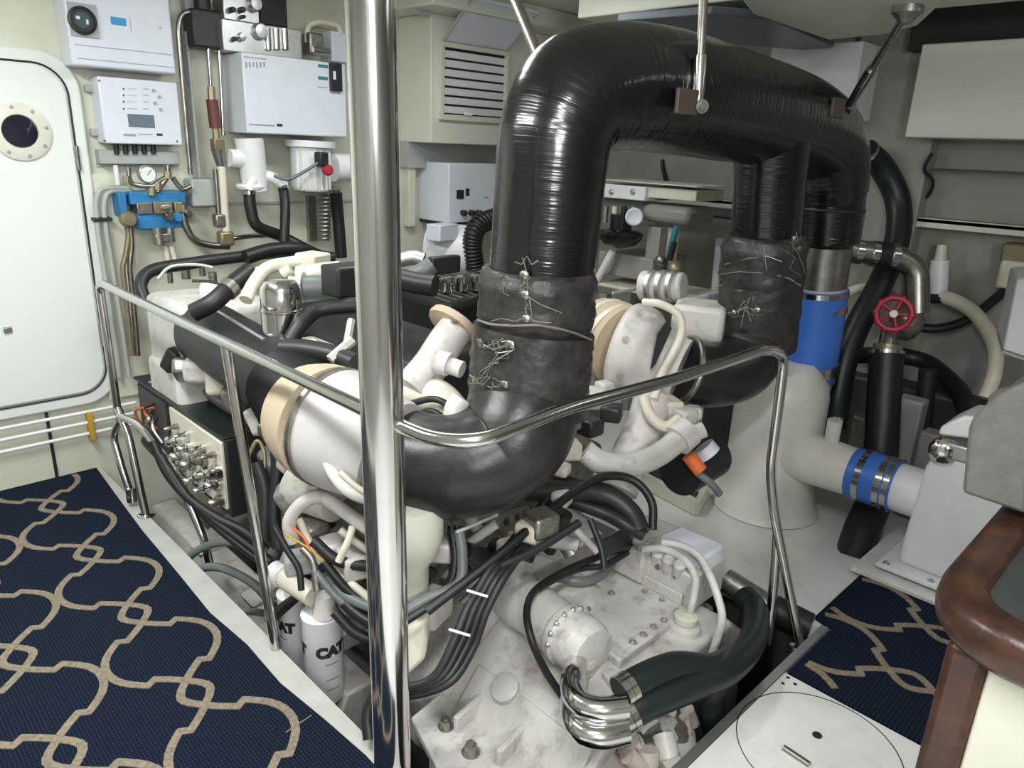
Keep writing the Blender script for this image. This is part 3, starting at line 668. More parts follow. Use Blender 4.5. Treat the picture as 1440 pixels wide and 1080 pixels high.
# electronics box, blower under it
d = wdims(588, 631, 702, 230, 312)
t = thing('charger_box', 'white electronics box with sockets under the ventilation casing', 'electronics box', ((d[0]+d[1])/2, YW, d[4]))
wbox(t, 'body', 'boxwhite', d, .006); yf = d[2]
mark(t, 'switch', 'dark', 642, 267, 651, 279, yf, .008); mark(t, 'indicator', 'dark', 655, 265, 659, 275, yf, .006); mark(t, 'caption_mark', 'faint', 681, 277, 687, 278.5, yf)
for px in (650, 661, 671):
    c = W(px, 299, Y=yf); MB().lathe(c, (0, -1, 0), [(.017, 0), (.017, .03), (.013, .035), (0, .035)], 16).build('socket', 'dark', t)
MB().bb((d[0]+.01, yf+.01, d[4]-.015), (d[1], YW, d[4])).build('base_rim', 'dark', t)
bl = thing('blower', 'white rounded blower motor under the electronics box', 'blower', tuple(W(630, 378, Y=3.3)))
c = W(636, 352, Y=3.3); ax = Vector((.6, -.8, 0))
MB().lathe(c-ax*.16, ax, [(.08, 0), (.13, .02), (.15, .06), (.15, .26), (.13, .31), (.05, .33)], 32).build('housing', 'white', bl)
MB().box(W(622, 326, Y=3.22), (.16, .1, .09), .2).build('terminal_box', 'boxwhite', bl, bevel=.006)
pts = spline([W(700, 305, Y=3.15), W(672, 318, Y=3.12), W(664, 345, Y=3.12), W(668, 378, Y=3.12)], 14)
mbh = MB().tube(pts, .048, 14)
for k in range(1, len(pts)-1, 2): mbh.ring(pts[k], pts[k+1]-pts[k-1], .052, .007, 16, 6)
t = mbh.build('duct_hose', 'dark'); tag(t, 'black corrugated duct hose beside the white blower', 'hose')
t = MB().bb(W(567, 318, Y=YW), W(585, 232, Y=YW-.06)).build('wall_box', 'wall', bevel=.006); tag(t, 'narrow cream box between the pillar and the electronics box', 'box')
t = MB().bb(W(581, 20, Y=YW-.3), W(606, -20, Y=YW-.32)).build('ceiling_bracket', 'greybox', bevel=.004); tag(t, 'small grey bracket at the top of the ventilation casing', 'bracket')

# ------------------------------------------------------------------ machine by the hull, seen under the exhaust
gx = 3.3
gm = thing('water_maker', 'white framed auxiliary machine with black filter bowl by the hull', 'machine', tuple(W(910, 420, X=gx)))
def gbox(name, m, a, b, x0, x1, bevel=.006):
    p, q = W(*a, X=x0), W(*b, X=x0); return MB().bb((x0, min(p.y, q.y), min(p.z, q.z)), (x1, max(p.y, q.y), max(p.z, q.z))).build(name, m, gm, bevel=bevel)
gbox('top_plate', 'white', (820, 256), (906, 283), gx, gx+.25)
gbox('top_beam', 'cream', (906, 262), (978, 284), gx+.03, gx+.3)
gbox('beam_lip', 'white', (840, 253), (980, 262), gx-.01, gx+.32)
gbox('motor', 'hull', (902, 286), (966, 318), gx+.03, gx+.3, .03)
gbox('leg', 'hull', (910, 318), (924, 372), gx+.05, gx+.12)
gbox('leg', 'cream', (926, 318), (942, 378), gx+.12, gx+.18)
for px in (860, 890): bolt(W(px, 270, X=gx), (-1, 0, 0), .012, gm, m='alu')
c = W(892, 305, X=gx-.05); MB().lathe(c, (-.8, -.6, 0), [(.03, -.05), (.045, -.02), (.048, .01), (.04, .02), (.02, .012), (0, .012)], 24).build('pressure_cap', 'boxwhite', gm)
c = W(872, 330, X=gx-.03); MB().lathe(c-Vector((0, 0, .07)), (0, 0, 1), [(.03, 0), (.09, .02), (.12, .05), (.125, .075), (.11, .09), (.06, .10), (.06, .18)], 26).build('filter_bowl', 'blackgloss', gm)
for k in range(4):
    a = W(852+k*13, 290, X=gx); MB().cyl(a, a-Vector((0, 0, .09)), .016, seg=10).build('bottle_stem', ['boltsteel', 'cream', 'dark', 'boltsteel'][k], gm)
MB().tube(bend([W(952, 318, X=gx), W(944, 342, X=gx), W(940, 368, X=gx), W(950, 378, X=gx)], .05), .016, 10).build('tube', 'teal', gm)
MB().tube(bend([W(948, 340, X=gx), W(939, 372, X=gx), W(935, 385, X=gx)], .05), .018, 10).build('tube', 'dark', gm)
MB().ball(W(950, 378, X=gx), .045).build('pump_bulb', 'brass', gm)
MB().ball(W(929, 366, X=gx), .03).build('fitting', 'boltsteel', gm)
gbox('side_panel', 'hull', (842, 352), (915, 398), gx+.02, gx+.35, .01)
MB().tube([W(836, 400, X=gx-.05), W(862, 352, X=gx-.05)], .02, 8).build('strut', 'white', gm)
gbox('base', 'cream', (836, 396), (985, 432), gx-.05, gx+.35, .02)
p, q = W(850, 432, X=gx), W(970, 432, X=gx)
for yy in (p.y, q.y):
    for xx in (gx, gx+.3): MB().bb((xx-.025, yy-.025, 0), (xx+.025, yy+.025, min(p.z, q.z)+.08)).build('stand_leg', 'hull', gm, bevel=.004)
hose('cable', 'thin dark cable hanging on the hull behind the auxiliary machine', [W(931, 225, X=3.99), W(933, 240, X=3.98), W(938, 262, X=3.95)], .012, 'dark', 'cable')
t = MB().bb((XH-.008, W(970, 303, X=4).y-.6, W(990, 303, X=4).z-.006), (XH, W(966, 303, X=4).y, W(990, 303, X=4).z+.006)).build('trim_15', 'dark'); struct(t)
t = MB().cyl(W(1012, 425, X=3.82)-Vector((0, 0, W(1012, 425, X=3.82).z)), W(1012, 335, X=3.82), .033, .022, 14).build('standpipe', 'white'); tag(t, 'white vertical pipe behind the right exhaust riser', 'pipe')
# ------------------------------------------------------------------ black lagged exhaust
ex = thing('exhaust_pipe', 'huge black lagged exhaust pipe arching over the engine', 'exhaust pipe', tuple(W(745, 640, Y=1.42)))
def rtube(name, m, pts, radii, parent=ex, n=10, seg=40, rough=0):
    sp = spline(pts, n); k = len(radii)-1; rr = []
    for i in range(len(sp)):
        t = i/(len(sp)-1)*k; j = min(int(t), k-1); rr.append(radii[j]+(radii[j+1]-radii[j])*(t-j))
    return MB().tube(sp, rr, seg, rough=rough).build(name, m, parent, sharp=60)
YL = 1.42
# left riser: straight up from the jackets, round the bend, along the crossover, down to the silencer
cross = [W(757, 430, Y=YL), W(767, 330, Y=YL), W(774, 250, Y=YL), W(783, 185, Y=YL), W(812, 135, Y=1.41), W(870, 124, Y=1.39), W(940, 131, Y=1.37), W(1010, 146, Y=1.36), W(1080, 162, Y=1.35), W(1125, 176, Y=1.34), W(1155, 198, Y=1.33), W(1167, 232, Y=1.32), W(1169, 270, Y=1.32)]
rtube('riser_and_crossover', 'lagging', cross, [.150, .151, .152, .156, .163, .172, .177, .176, .173, .168, .162, .150, .143], n=12, seg=48)
rtube('outlet_collar', 'lagging', [W(1169, 262, Y=1.32), W(1167, 300, Y=1.315), W(1163, 340, Y=1.31)], [.135, .135, .13])
MB().ring(W(1167, 294, Y=1.315), (0, 0, 1), .134, .006, 36).build('seam_band', 'dark', ex)
MB().ring(W(1169, 264, Y=1.32), (0, 0, 1), .137, .007, 36).build('seam_band', 'dark', ex)
# left jackets and elbow
def jacket(pts, radii, ratio, up, name='insulation_jacket', lace=(), side=None):
    sp = spline(pts, 8); k = len(radii)-1; rr = []
    for i in range(len(sp)):
        t = i/(len(sp)-1)*k; j = min(int(t), k-1); rr.append(radii[j]+(radii[j+1]-radii[j])*(t-j))
    o = MB().tube(sp, rr, 40, rough=.02).build(name, 'jacket', ex, sharp=70)
    return o
def surf(px, py, c, r, lift=.004):
    """point of the pixel's line of sight on a vertical cylinder of centre c, radius r"""
    d = W(px, py, D=1)-CAM; a = d.x**2+d.y**2; bq = -2*(d.x*c.x+d.y*c.y); cq = c.x**2+c.y**2-(r+lift)**2
    disc = bq*bq-4*a*cq
    t = (-bq-math.sqrt(max(disc, 0)))/(2*a); return CAM+d*t
j1 = jacket([W(754, 462, Y=YL), W(755, 420, Y=YL), W(757, 378, Y=YL)], [.160, .172, .166, .172, .158], 0, 1)
j2 = jacket([W(742, 575, Y=YL), W(745, 520, Y=YL), W(752, 462, Y=YL)], [.180, .178, .180, .178, .176], 0, 1)
RL = random.Random(21)
def laces(j, c, r, buttons, wires, br=.012):
    for (ax_, ay_), (bx_, by_) in zip(buttons, buttons[1:]):
        for q in range(3):
            w = [(ax_+(bx_-ax_)*t+RL.uniform(-9, 9), ay_+(by_-ay_)*t+RL.uniform(-9, 9)) for t in (0, .2, .4, .6, .8, 1)]
            MB().tube([surf(a, b, c, r, .003) for a, b in w], .0012, 5).build('lacing_wire', 'wire', j)
    for px, py in buttons:
        p = surf(px, py, c, r, .001); ax = Vector((p.x-c.x, p.y-c.y, 0))
        MB().lathe(p, ax, [(br, -.006), (br, .003), (br*.6, .006), (0, .006)], 14).build('lacing_button', 'oldsteel', j)
    for w in wires: MB().tube([surf(a[0], a[1], c, r, .003) for a in w], .0016, 5).build('lacing_wire', 'wire', j)
c1 = W(755, 420, Y=YL); c2 = W(746, 520, Y=YL)
laces(j1, c1, .168, [(737, 387), (739, 415), (740, 449)], [[(724, 368), (733, 372), (741, 360), (748, 372), (757, 366)], [(708, 392), (708, 412), (716, 416)], [(742, 392), (742, 410)], [(744, 418), (760, 428), (790, 440)], [(690, 452), (705, 448), (725, 452), (740, 446), (752, 452), (775, 454)], [(735, 362), (741, 385)]])
laces(j2, c2, .180, [(676, 482), (718, 485), (668, 534), (709, 541)], [[(676, 482), (694, 492), (718, 485)], [(692, 478), (698, 500), (690, 512), (684, 530), (668, 534)], [(668, 534), (690, 545), (709, 541)], [(694, 530), (690, 560)], [(700, 480), (704, 492), (697, 496)], [(680, 545), (676, 558)]])
rim = [surf(a, b, c1, .176) for a, b in ((672, 450), (690, 456), (720, 458), (760, 458), (800, 466), (832, 478))]
MB().tube(spline(rim, 4), .0035, 6, rough=.3).build('jacket_hem', 'hem', j2)
rim = [surf(a, b, c2, .182) for a, b in ((655, 568), (690, 562), (730, 566), (770, 574), (810, 570))]
MB().tube(spline(rim, 4), .0035, 6, rough=.3).build('jacket_hem', 'hem', j2)
rtube('elbow', 'elbowlag', [W(550, 640, D=2.17), W(606, 655, D=2.12), W(657, 652, D=2.10), W(702, 634, D=2.11), W(728, 604, D=2.12), W(739, 560, Y=YL)], [.150, .151, .152, .155, .162, .170], n=10)
# right riser, jackets and elbow
YRr = 1.33
rtube('riser', 'lagging', [W(1076, 360, Y=YRr), W(1079, 300, Y=YRr), W(1083, 240, Y=YRr), W(1086, 195, Y=YRr)], [.128, .128, .13, .132])
k1 = jacket([W(1070, 405, Y=YRr), W(1073, 365, Y=YRr), W(1076, 328, Y=YRr)], [.150, .162, .156, .160, .140], 0, 1)
k2 = jacket([W(1062, 486, Y=YRr), W(1067, 430, Y=YRr), W(1070, 395, Y=YRr)], [.158, .156, .158, .156, .154], 0, 1)
d1 = W(1073, 365, Y=YRr); d2 = W(1067, 430, Y=YRr)
laces(k1, d1, .162, [(1118, 335), (1124, 350)], [[(1112, 340), (1122, 356), (1128, 370), (1132, 385)], [(1018, 372), (1050, 364), (1078, 360), (1100, 368)], [(1100, 350), (1118, 362), (1110, 378), (1126, 388)], [(1074, 345), (1078, 380)], [(1012, 386), (1040, 382), (1072, 384)]], .011)
laces(k2, d2, .158, [(1034, 401), (1073, 398), (1032, 440), (1066, 436)], [[(1034, 401), (1052, 412), (1073, 398)], [(1048, 392), (1054, 420), (1046, 440), (1042, 460)], [(1066, 436), (1058, 420), (1070, 410)], [(1032, 440), (1048, 432), (1066, 436)], [(1050, 432), (1056, 452)]], .011)
rim = [surf(a, b, d2, .162) for a, b in ((1012, 402), (1040, 394), (1072, 386), (1105, 390), (1126, 402))]
MB().tube(spline(rim, 4), .0035, 6, rough=.3).build('jacket_hem', 'hem', k2)
rtube('elbow', 'elbowlag', [W(962, 520, D=2.78), W(990, 527, D=2.80), W(1022, 524, D=2.83), W(1047, 508, D=2.87), W(1061, 470, D=2.91)], [.126, .124, .126, .132, .146])
c = W(964, 520, D=2.78); MB().ring(c, W(990, 527, D=2.80)-c, .124, .012, 32).build('clamp_band', 'oldsteel', ex)

# hanger rods
def hanger(label, top, bot, brk, axis):
    t = thing('hanger_rod', label, 'hanger rod', tuple(bot))
    v = top-bot
    MB().cyl(bot+v*.42, top, .0125, seg=12).build('rod', 'oldsteel', t)
    MB().cyl(bot+v*.30, bot+v*.45, .019, seg=14).build('turnbuckle', 'steel', t)
    MB().cyl(bot+v*.02, bot+v*.32, .015, .019, 10).build('fork', 'steel', t)
    MB().box(brk, (.10, .012, .065)).build('bracket', 'strap', t, bevel=.003)
    bolt(bot+Vector((-.01, -.02, 0)), (-.5, -.8, 0), .013, t)
    return t
b = W(981, 150, Y=1.185)
hanger('vertical steel hanger rod clamped to the middle of the black crossover pipe', W(990, -10, Y=1.22), b, W(966, 143, Y=1.185), 0)
b = W(1192, 152, Y=1.2)
t = hanger('slanting steel hanger rod at the outboard end of the crossover pipe', W(1276, 16, Z=1.985), b, W(1178, 152, Y=1.175), 0)
p = W(1276, 16, Z=1.985); MB().lathe(p+Vector((0, 0, .015)), (0, 0, -1), [(.045, 0), (.045, .02), (.03, .035), (.018, .05)], 18).build('ceiling_eye', 'boltsteel', t)
t = thing('hanger_rod', 'slanting dark hanger rod behind the left bend of the black pipe', 'hanger rod', tuple(W(757, 78, Y=1.62)))
MB().cyl(W(757, 78, Y=1.62), W(718, -16, Y=1.9), .017, seg=10).build('rod', 'boltsteel', t)

# ------------------------------------------------------------------ silencer
si = thing('silencer', 'white standing exhaust silencer with bright blue hose at its top', 'silencer', (3.05, 1.34, 0))
hc = W(1143, 480, Y=1.31)
sc = Vector((3.05, 1.345, 0)); zs = W(1100, 545, Y=1.3).z
SR = .205
MB().lathe(sc, (0, 0, 1), [(SR+.035, 0), (SR+.02, .02), (SR+.005, .08), (SR-.005, .16), (SR-.008, zs-.05), (SR-.02, zs), (SR-.06, zs+.05), (.11, zs+.08)], 48).build('body', 'siltwhite', si, sharp=60)
a, b = W(1136, 535, Y=1.31), W(1160, 345, Y=1.31)
MB().tube(spline([sc+Vector((.06, -.02, zs-.04)), W(1134, 540, Y=1.31), W(1146, 470, Y=1.31), W(1162, 345, Y=1.31)], 8), .105, 28).build('inlet_pipe', 'siltwhite', si)
MB().tube([W(1153, 402, Y=1.31), W(1161, 345, Y=1.31)], .109, 28).build('steel_sleeve', 'oldsteel', si)
bh = MB().tube([W(1135, 533, Y=1.31), W(1145, 470, Y=1.31), W(1153, 405, Y=1.31)], .117, 32).build('blue_hose', 'blue', si, label='bright blue rubber hose on the silencer inlet')
for a, b in (((1137, 523), (1139, 508)), ((1150, 436), (1151.5, 426)), ((1152, 414), (1153, 407))): MB().cyl(W(*a, Y=1.31), W(*b, Y=1.31), .1205, seg=32).build('hose_clamp', 'steel', bh)
# outlet branch to the pump
xo = 3.0
o0, o1, o2, o3 = W(1120, 640, X=xo+.03), W(1200, 664, X=xo), W(1262, 684, X=xo), W(1310, 700, X=xo)
zo = (o1.z+o2.z)/2
pa = [Vector((xo, y, zo)) for y in (o0.y, o1.y, o2.y, o3.y)]
MB().cyl(Vector((xo, 1.3, zo)), pa[1]+Vector((0, -.03, 0)), .118, .100, 28).build('outlet_branch', 'siltwhite', si)
p = W(1172, 605, X=xo); MB().cyl(p+Vector((0, 0, -.05)), p+Vector((0, 0, .045)), .03, seg=16).build('spigot', 'siltwhite', si)
bh = MB().cyl(pa[1], pa[2], .107, seg=32).build('blue_hose', 'blue', si, label='bright blue rubber hose on the silencer outlet')
ll = pa[2]-pa[1]
for t0, t1 in ((.2, .34), (.66, .8), (.84, .96)): MB().cyl(pa[1]+ll*t0, pa[1]+ll*t1, .111, seg=32).build('hose_clamp', 'steel', bh)
# white pump housing
pm = thing('pump_housing', 'white cast outlet box on a flanged foot at the end of the blue hose', 'pump', (xo, .55, 0))
MB().cyl(pa[2]+Vector((0, .03, 0)), pa[3]+Vector((0, -.06, 0)), .098, seg=28).build('inlet_neck', 'white', pm)
yb0, yb1 = .30, pa[3].y+.02
bx0, bx1 = xo-.13, xo+.16
ztop = W(1340, 640, X=bx0).z
poly = [Vector((bx0-.01, yb1+.02, .06)), Vector((bx0-.01, yb0, .06)), Vector((bx0, yb0, ztop)), Vector((bx0, yb1-.03, ztop)), Vector((bx0, yb1, ztop-.08))]
MB().prism(poly, (bx1-bx0, 0, 0)).build('body', 'white', pm, bevel=.03, seg=3)
MB().bb((bx0-.07, yb0-.05, .045), (bx1+.06, yb1+.07, .062)).build('foot_flange', 'white', pm, bevel=.004)
for y in (yb1+.04, yb1-.12): bolt((bx0-.045, y, .062), (0, 0, 1), .009, pm, m='alu')
MB().bb((bx0-.12, yb0-.1, .012), (bx1+.1, yb1+.14, .03)).build('base_plate', 'deckwhite', pm, bevel=.003)
for y in (yb1, yb1-.16): MB().cyl((bx0-.03, y, .028), (bx0-.03, y, .047), .012).build('spacer', 'alu', pm)
c = W(1335, 638, X=bx0+.02)
MB().lathe(W(1330, 636, X=bx0+.01), (-.9, -.4, 0), [(.055, -.02), (.055, .01), (.045, .02), (.03, .03), (0, .034)], 24).build('steel_plug', 'polish', pm)
a, b = W(1316, 617, X=bx0-.005), W(1372, 655, X=bx0-.005)
MB().bb((bx0-.012, b.y, b.z), (bx0+.1, a.y, a.z)).build('steel_plate', 'alu', pm, bevel=.006)
pk = [W(1318, 612, X=bx0+.0), W(1322, 600, X=bx0), W(1355, 585, X=bx0), W(1420, 590, X=bx0), W(1420, 625, X=bx0)]
MB().prism(pk, (.2, 0, 0)).build('cover', 'white', pm, bevel=.012)

# ------------------------------------------------------------------ hoses and valve outboard of the silencer
hose('rubber_hose', 'thick black hose looping down from the end of the black exhaust pipe', [W(1216, 212, D=3.45), W(1240, 235, D=3.5), W(1262, 280, D=3.52), W(1262, 335, D=3.5), W(1240, 395, D=3.48), W(1210, 450, D=3.46), W(1190, 500, D=3.45), W(1178, 560, D=3.44), W(1172, 605, D=3.4)], .058, 'greenrubber', clamps=(.02, .97))
vs_ = thing('gate_valve', 'red handwheel gate valve on a steel pipe elbow', 'valve', tuple(W(1250, 490, D=3.35)))
MB().tube(bend([W(1192, 352, D=3.35), W(1262, 360, D=3.35), W(1290, 378, D=3.35), W(1290, 440, D=3.37)], .14, 10), .052, 18).build('elbow_pipe', 'oldsteel', vs_)
for px in (1200, 1222, 1250): MB().cyl(W(px, 353+(px-1192)*.11, D=3.35), W(px+9, 354+(px-1192)*.11, D=3.35), .058, seg=22).build('hose_clamp', 'steel', vs_)
MB().cyl(W(1226, 356, D=3.35), W(1248, 359, D=3.35), .0565, seg=22).build('rubber_sleeve', 'rubber', vs_)
c = W(1257, 441, D=3.25); ax = (CAM-c); ax = Vector((ax.x, ax.y, .5)).normalized()
wh = MB().ring(c, ax, .07, .014, 26, 8).build('handwheel', 'red', vs_)
x_, y_ = frame(ax)
for k in range(5):
    t = 2*math.pi*k/5; MB().cyl(c, c+(x_*math.cos(t)+y_*math.sin(t))*.07, .009, seg=8).build('spoke', 'red', wh)
for k in range(10):
    t = 2*math.pi*k/10; MB().ball(c+(x_*math.cos(t)+y_*math.sin(t))*.076, .014, 8, 6).build('grip', 'red', wh)
MB().cyl(c+ax*.02, c-ax*.14, .017, seg=12).build('spindle', 'boltsteel', vs_)
MB().cyl(W(1252, 455, D=3.35), W(1247, 490, D=3.33), .034, .04, 14).build('valve_body', 'oldsteel', vs_)
MB().ball(W(1275, 452, D=3.4), .075, sc=(1, 1, 1.2)).build('valve_body', 'boltsteel', vs_)
MB().cyl(W(1249, 486, D=3.33), W(1246, 500, D=3.33), .062, seg=20).build('union_nut', 'brass', vs_)
hose('rubber_hose', 'broad black hose standing upright below the red valve', [W(1247, 496, D=3.33), W(1243, 560, D=3.32), W(1238, 640, D=3.3), W(1228, 705, D=3.2), W(1212, 745, D=3.12), W(1197, 790, D=3.06)], .072, 'rubber', clamps=(.02,))
hose('cream_hose', 'short cream hose bending out behind the blue silencer hose', [W(1170, 425, D=3.6), W(1190, 412, D=3.6), W(1215, 405, D=3.6), W(1245, 406, D=3.6)], .024, 'cream')
hose('black_pipe', 'dark pipe running behind the valve low against the hull', [W(1200, 500, D=3.7), W(1250, 500, D=3.75), W(1300, 508, D=3.7), W(1345, 545, D=3.45), W(1362, 580, D=3.25), W(1366, 606, D=3.18)], .042, 'greenrubber', clamps=(.95,))
hose('beige_hose', 'beige hose looping from the hull fitting down behind the grey vice', [W(1300, 418, X=3.9), W(1330, 418, X=3.88), W(1370, 440, X=3.86), W(1398, 485, X=3.8), W(1398, 525, X=3.75), W(1385, 560, X=3.7)], .032, 'cream')
hose('black_cable', 'black cable sagging across the hull to the right of the red valve', [W(1288, 460, X=3.9), W(1320, 462, X=3.92), W(1360, 450, X=3.93), W(1400, 420, X=3.92), W(1426, 398, X=3.88)], .022, 'dark', 'cable')
t = thing('hull_fitting', 'white cylindrical fitting standing against the hull', 'fitting', tuple(W(1318, 415, X=3.9)))
MB().cyl(W(1318, 412, X=3.9), W(1322, 366, X=3.9), .045, .04, 20).build('body', 'white', t); MB().cyl(W(1322, 368, X=3.9), W(1325, 344, X=3.9), .028, .02, 16).build('nozzle', 'cream', t); MB().cyl(W(1310, 418, X=3.88), W(1330, 418, X=3.88), .03, seg=10).build('clamp', 'dark', t)
t = thing('hull_box', 'cream bracket box with brown top fixed low on the hull', 'box', tuple(W(1412, 400, X=3.9)))
a, b = W(1398, 404, X=3.86), W(1455, 368, X=3.86); MB().bb((3.86, b.y, a.z), (4, a.y, b.z)).build('body', 'cream', t, bevel=.01)
a, b = W(1404, 368, X=3.86), W(1455, 346, X=3.86); MB().bb((3.86, b.y, a.z), (4, a.y, b.z)).build('lid', 'brass', t, bevel=.01)
hose('rubber_hose', 'short dark hose behind the upright hose below the valve', [W(1305, 520, X=3.745), W(1300, 570, X=3.745), W(1292, 640, X=3.745)], .04, 'dark')
# junk low against the hull
for k, (px, py0, xx, wdt, m, lb) in enumerate([(1218, 585, 3.6, .10, 'boltsteel', 'rusty bracket standing on the deck behind the black hoses'), (1283, 560, 3.62, .12, 'greybox', 'grey upright bracket behind the broad black hose'), (1322, 610, 3.5, .14, 'hull', 'dull cream block on the deck behind the white pump')]):
    p = W(px, py0, X=xx)
    t = thing('bracket', lb, 'bracket', (xx, p.y, 0))
    MB().bb((xx-.04, p.y-wdt/2, 0), (xx+.06, p.y+wdt/2, max(p.z, .2))).build('upright', m, t, bevel=.01)
    MB().bb((xx-.07, p.y-wdt/2-.02, 0), (xx+.08, p.y+wdt/2+.02, .02)).build('foot', m, t, bevel=.004)
bt = thing('battery_box', 'black box standing on the deck behind the white silencer', 'box', (3.53, 1.75, 0))
MB().bb((3.32, 1.62, 0), (3.75, 1.88, .58)).build('body', 'dark', bt, bevel=.015)
MB().bb((3.31, 1.61, .58), (3.76, 1.89, .62)).build('lid', 'dark', bt, bevel=.01)
t = MB().bb((3.80, .55, .0), (3.96, 1.95, .50)).build('hull_tank', 'bilge', bevel=.02); tag(t, 'dark low tank against the foot of the hull', 'tank')
p = W(1412, 400, D=2.6)
t = thing('side_locker', 'white locker corner beyond the workbench', 'locker', (p.x+.3, p.y-.3, 1.0))
a, b, c = W(1430, 392, D=2.7), W(1410, 492, D=2.7), W(1470, 512, D=2.55)
MB().prism([a, b, c, W(1480, 388, D=2.55)], (.35, .1, 0)).build('body', 'white', t, bevel=.008)
MB().prism([b+Vector((0, 0, -.012)), c+Vector((0, 0, -.012)), c+Vector((.35, .1, -.012)), b+Vector((.35, .1, -.012))], (0, 0, .01)).build('bottom_edge', 'greybox', t)

# ------------------------------------------------------------------ workbench with vice
BZ = .82
wbn = thing('workbench', 'workbench with thick rounded brown wooden rim and cream side panel', 'workbench', (1.9, -.3, 0))
bx, by = 1.315, .265
def rc(x0, y1, r, z, inset=0):
    x0 += inset; y1 -= inset; r = max(r-inset, .02); out = []
    for k in range(13):
        t = R_(180-90*k/12); out.append(Vector((x0+r+r*math.cos(t), y1-r+r*math.sin(t), z)))
    return out
def sweep(path, prof):
    """closed profile of (outward offset, height) swept along a level path"""
    mb = MB(); n = len(prof); v = []
    for i, p in enumerate(path):
        d = path[min(i+1, len(path)-1)]-path[max(i-1, 0)]; nn = Vector((-d.y, d.x, 0)).normalized()
        v += [p+nn*a+Vector((0, 0, b)) for a, b in prof]
    f = [(i*n+k, i*n+(k+1) % n, (i+1)*n+(k+1) % n, (i+1)*n+k) for i in range(len(path)-1) for k in range(n)]
    return mb.add(v, f+[tuple(range(n)), tuple(range((len(path)-1)*n, len(path)*n))])
rim_path = [Vector((bx, -1.1, BZ))] + rc(bx, by, .16, BZ) + [Vector((2.35, by, BZ))]
sweep(rim_path, [(0, -.085), (.012, -.07), (.016, -.045), (.012, -.015), (-.004, 0), (-.05, .002), (-.066, -.01), (-.07, -.03), (-.07, -.085)]).build('wooden_rim', 'wood', wbn, sharp=70)
tp = rc(bx+.05, by-.05, .15, BZ-.05) + [Vector((2.35, by-.05, BZ-.05)), Vector((2.35, -1.1, BZ-.05)), Vector((bx+.05, -1.1, BZ-.05))]
MB().prism(tp, (0, 0, .035)).build('top', 'benchtop', wbn)
pk_ = W(1366, 908, Z=BZ-.085)
MB().bb((pk_.x-.022, pk_.y-.034, 0), (pk_.x+.05, pk_.y+.034, BZ-.083)).build('corner_post', 'wood', wbn, bevel=.015)
MB().bb((pk_.x-.012, -1.1, 0), (pk_.x+.04, pk_.y-.034, BZ-.083)).build('side_panel', 'panelcream', wbn, bevel=.004)
MB().bb((pk_.x+.05, pk_.y-.02, 0), (2.3, pk_.y+.02, BZ-.083)).build('end_panel', 'panelcream', wbn, bevel=.004)
vc = thing('bench_vice', 'heavy grey cast vice with rounded back on the workbench', 'vice', (1.95, .1, BZ-.015))
d0 = W(1352, 694, Z=BZ+.025)
pf = [W(*q, X=d0.x) for q in ((1352, 694), (1361, 602), (1368, 586), (1385, 570), (1412, 549), (1450, 534), (1445, 724), (1435, 722))]
MB().prism(pf, (.26, 0, 0)).build('body', 'grey', vc, bevel=.010)
MB().bb((d0.x+.10, d0.y-.34, BZ-.015), (d0.x+.24, d0.y-.12, BZ+.03)).build('base', 'grey', vc, bevel=.008)
MB().bb((d0.x+.04, d0.y-.30, BZ+.028), (d0.x+.24, d0.y-.08, BZ+.10)).build('slide', 'grey', vc, bevel=.008)
p = W(1432, 552, X=d0.x+.05)
MB().lathe(p+Vector((0, 0, -.06)), (0, 0, 1), [(.05, 0), (.05, .04), (.035, .06), (0, .065)], 20).build('anvil_boss', 'grey', vc)
# ------------------------------------------------------------------ marine engine
en = thing('marine_engine', 'large off-white marine diesel engine with twin turbochargers sunk in the pit', 'engine', (1.65, 2.4, -.85))
E = lambda name, m, mb, parent=None, **k: mb.build(name, m, parent or en, **k)
def T(name, pts, r, m='engwhite', rad=None, seg=12, parent=None, n=8, label=None):
    p = bend(pts, rad) if rad else spline(pts, n)
    return MB().tube(p, r, seg).build(name, m, parent or en, label=label)
# block, sump, heads
E('block', 'engshade', MB().prism([(1.30, 1.66, -.35), (1.22, 1.66, .10), (1.10, 1.66, .42), (1.45, 1.66, .62), (1.65, 1.66, .50), (1.85, 1.66, .62), (2.20, 1.66, .42), (2.08, 1.66, .10), (2.0, 1.66, -.35)], (0, 1.5, 0)), bevel=.02)
E('sump', 'engshade', MB().bb((1.36, 1.7, -.8), (1.94, 3.1, -.35)), bevel=.03)
for k in range(6):
    y = 1.80+k*.24
    for s in (-1, 1):
        x = 1.65+s*.40
        M = Matrix.Rotation(R_(-s*28), 3, 'Y')
        h = E('cylinder_head', 'engshade', MB().box((x, y, .57), (.30, .21, .14), 0, M.inverted()), bevel=.012)
        for dx in (-.1, .1): bolt((x+dx, y, .64+(-s*dx)*.5+.02), (0, 0, 1), .013, h)
    E('inspection_cover', 'engshade', MB().bb((1.195, y-.085, .02), (1.26, y+.085, .22)), bevel=.01)
for y in (2.0, 2.4, 2.8): bolt((1.20, y, .12), (-1, 0, 0), .014, en)
# engine bed girders
for s, x in ((0, 1.06), (1, 2.14)):
    E('mounting_rail', 'engwhite', MB().prism([(x-.07, 1.75, -.85), (x-.07, 1.75, -.30), (x-.02, 1.75, -.19), (x+.09, 1.75, -.19), (x+.09, 1.75, -.85)], (0, 1.75, 0)), bevel=.01)
for y in (2.0, 2.45, 2.95): E('engine_foot', 'engwhite', MB().prism([(1.02, y-.06, -.19), (1.28, y-.06, -.05), (1.28, y-.06, -.19)], (0, .12, 0)), bevel=.008)

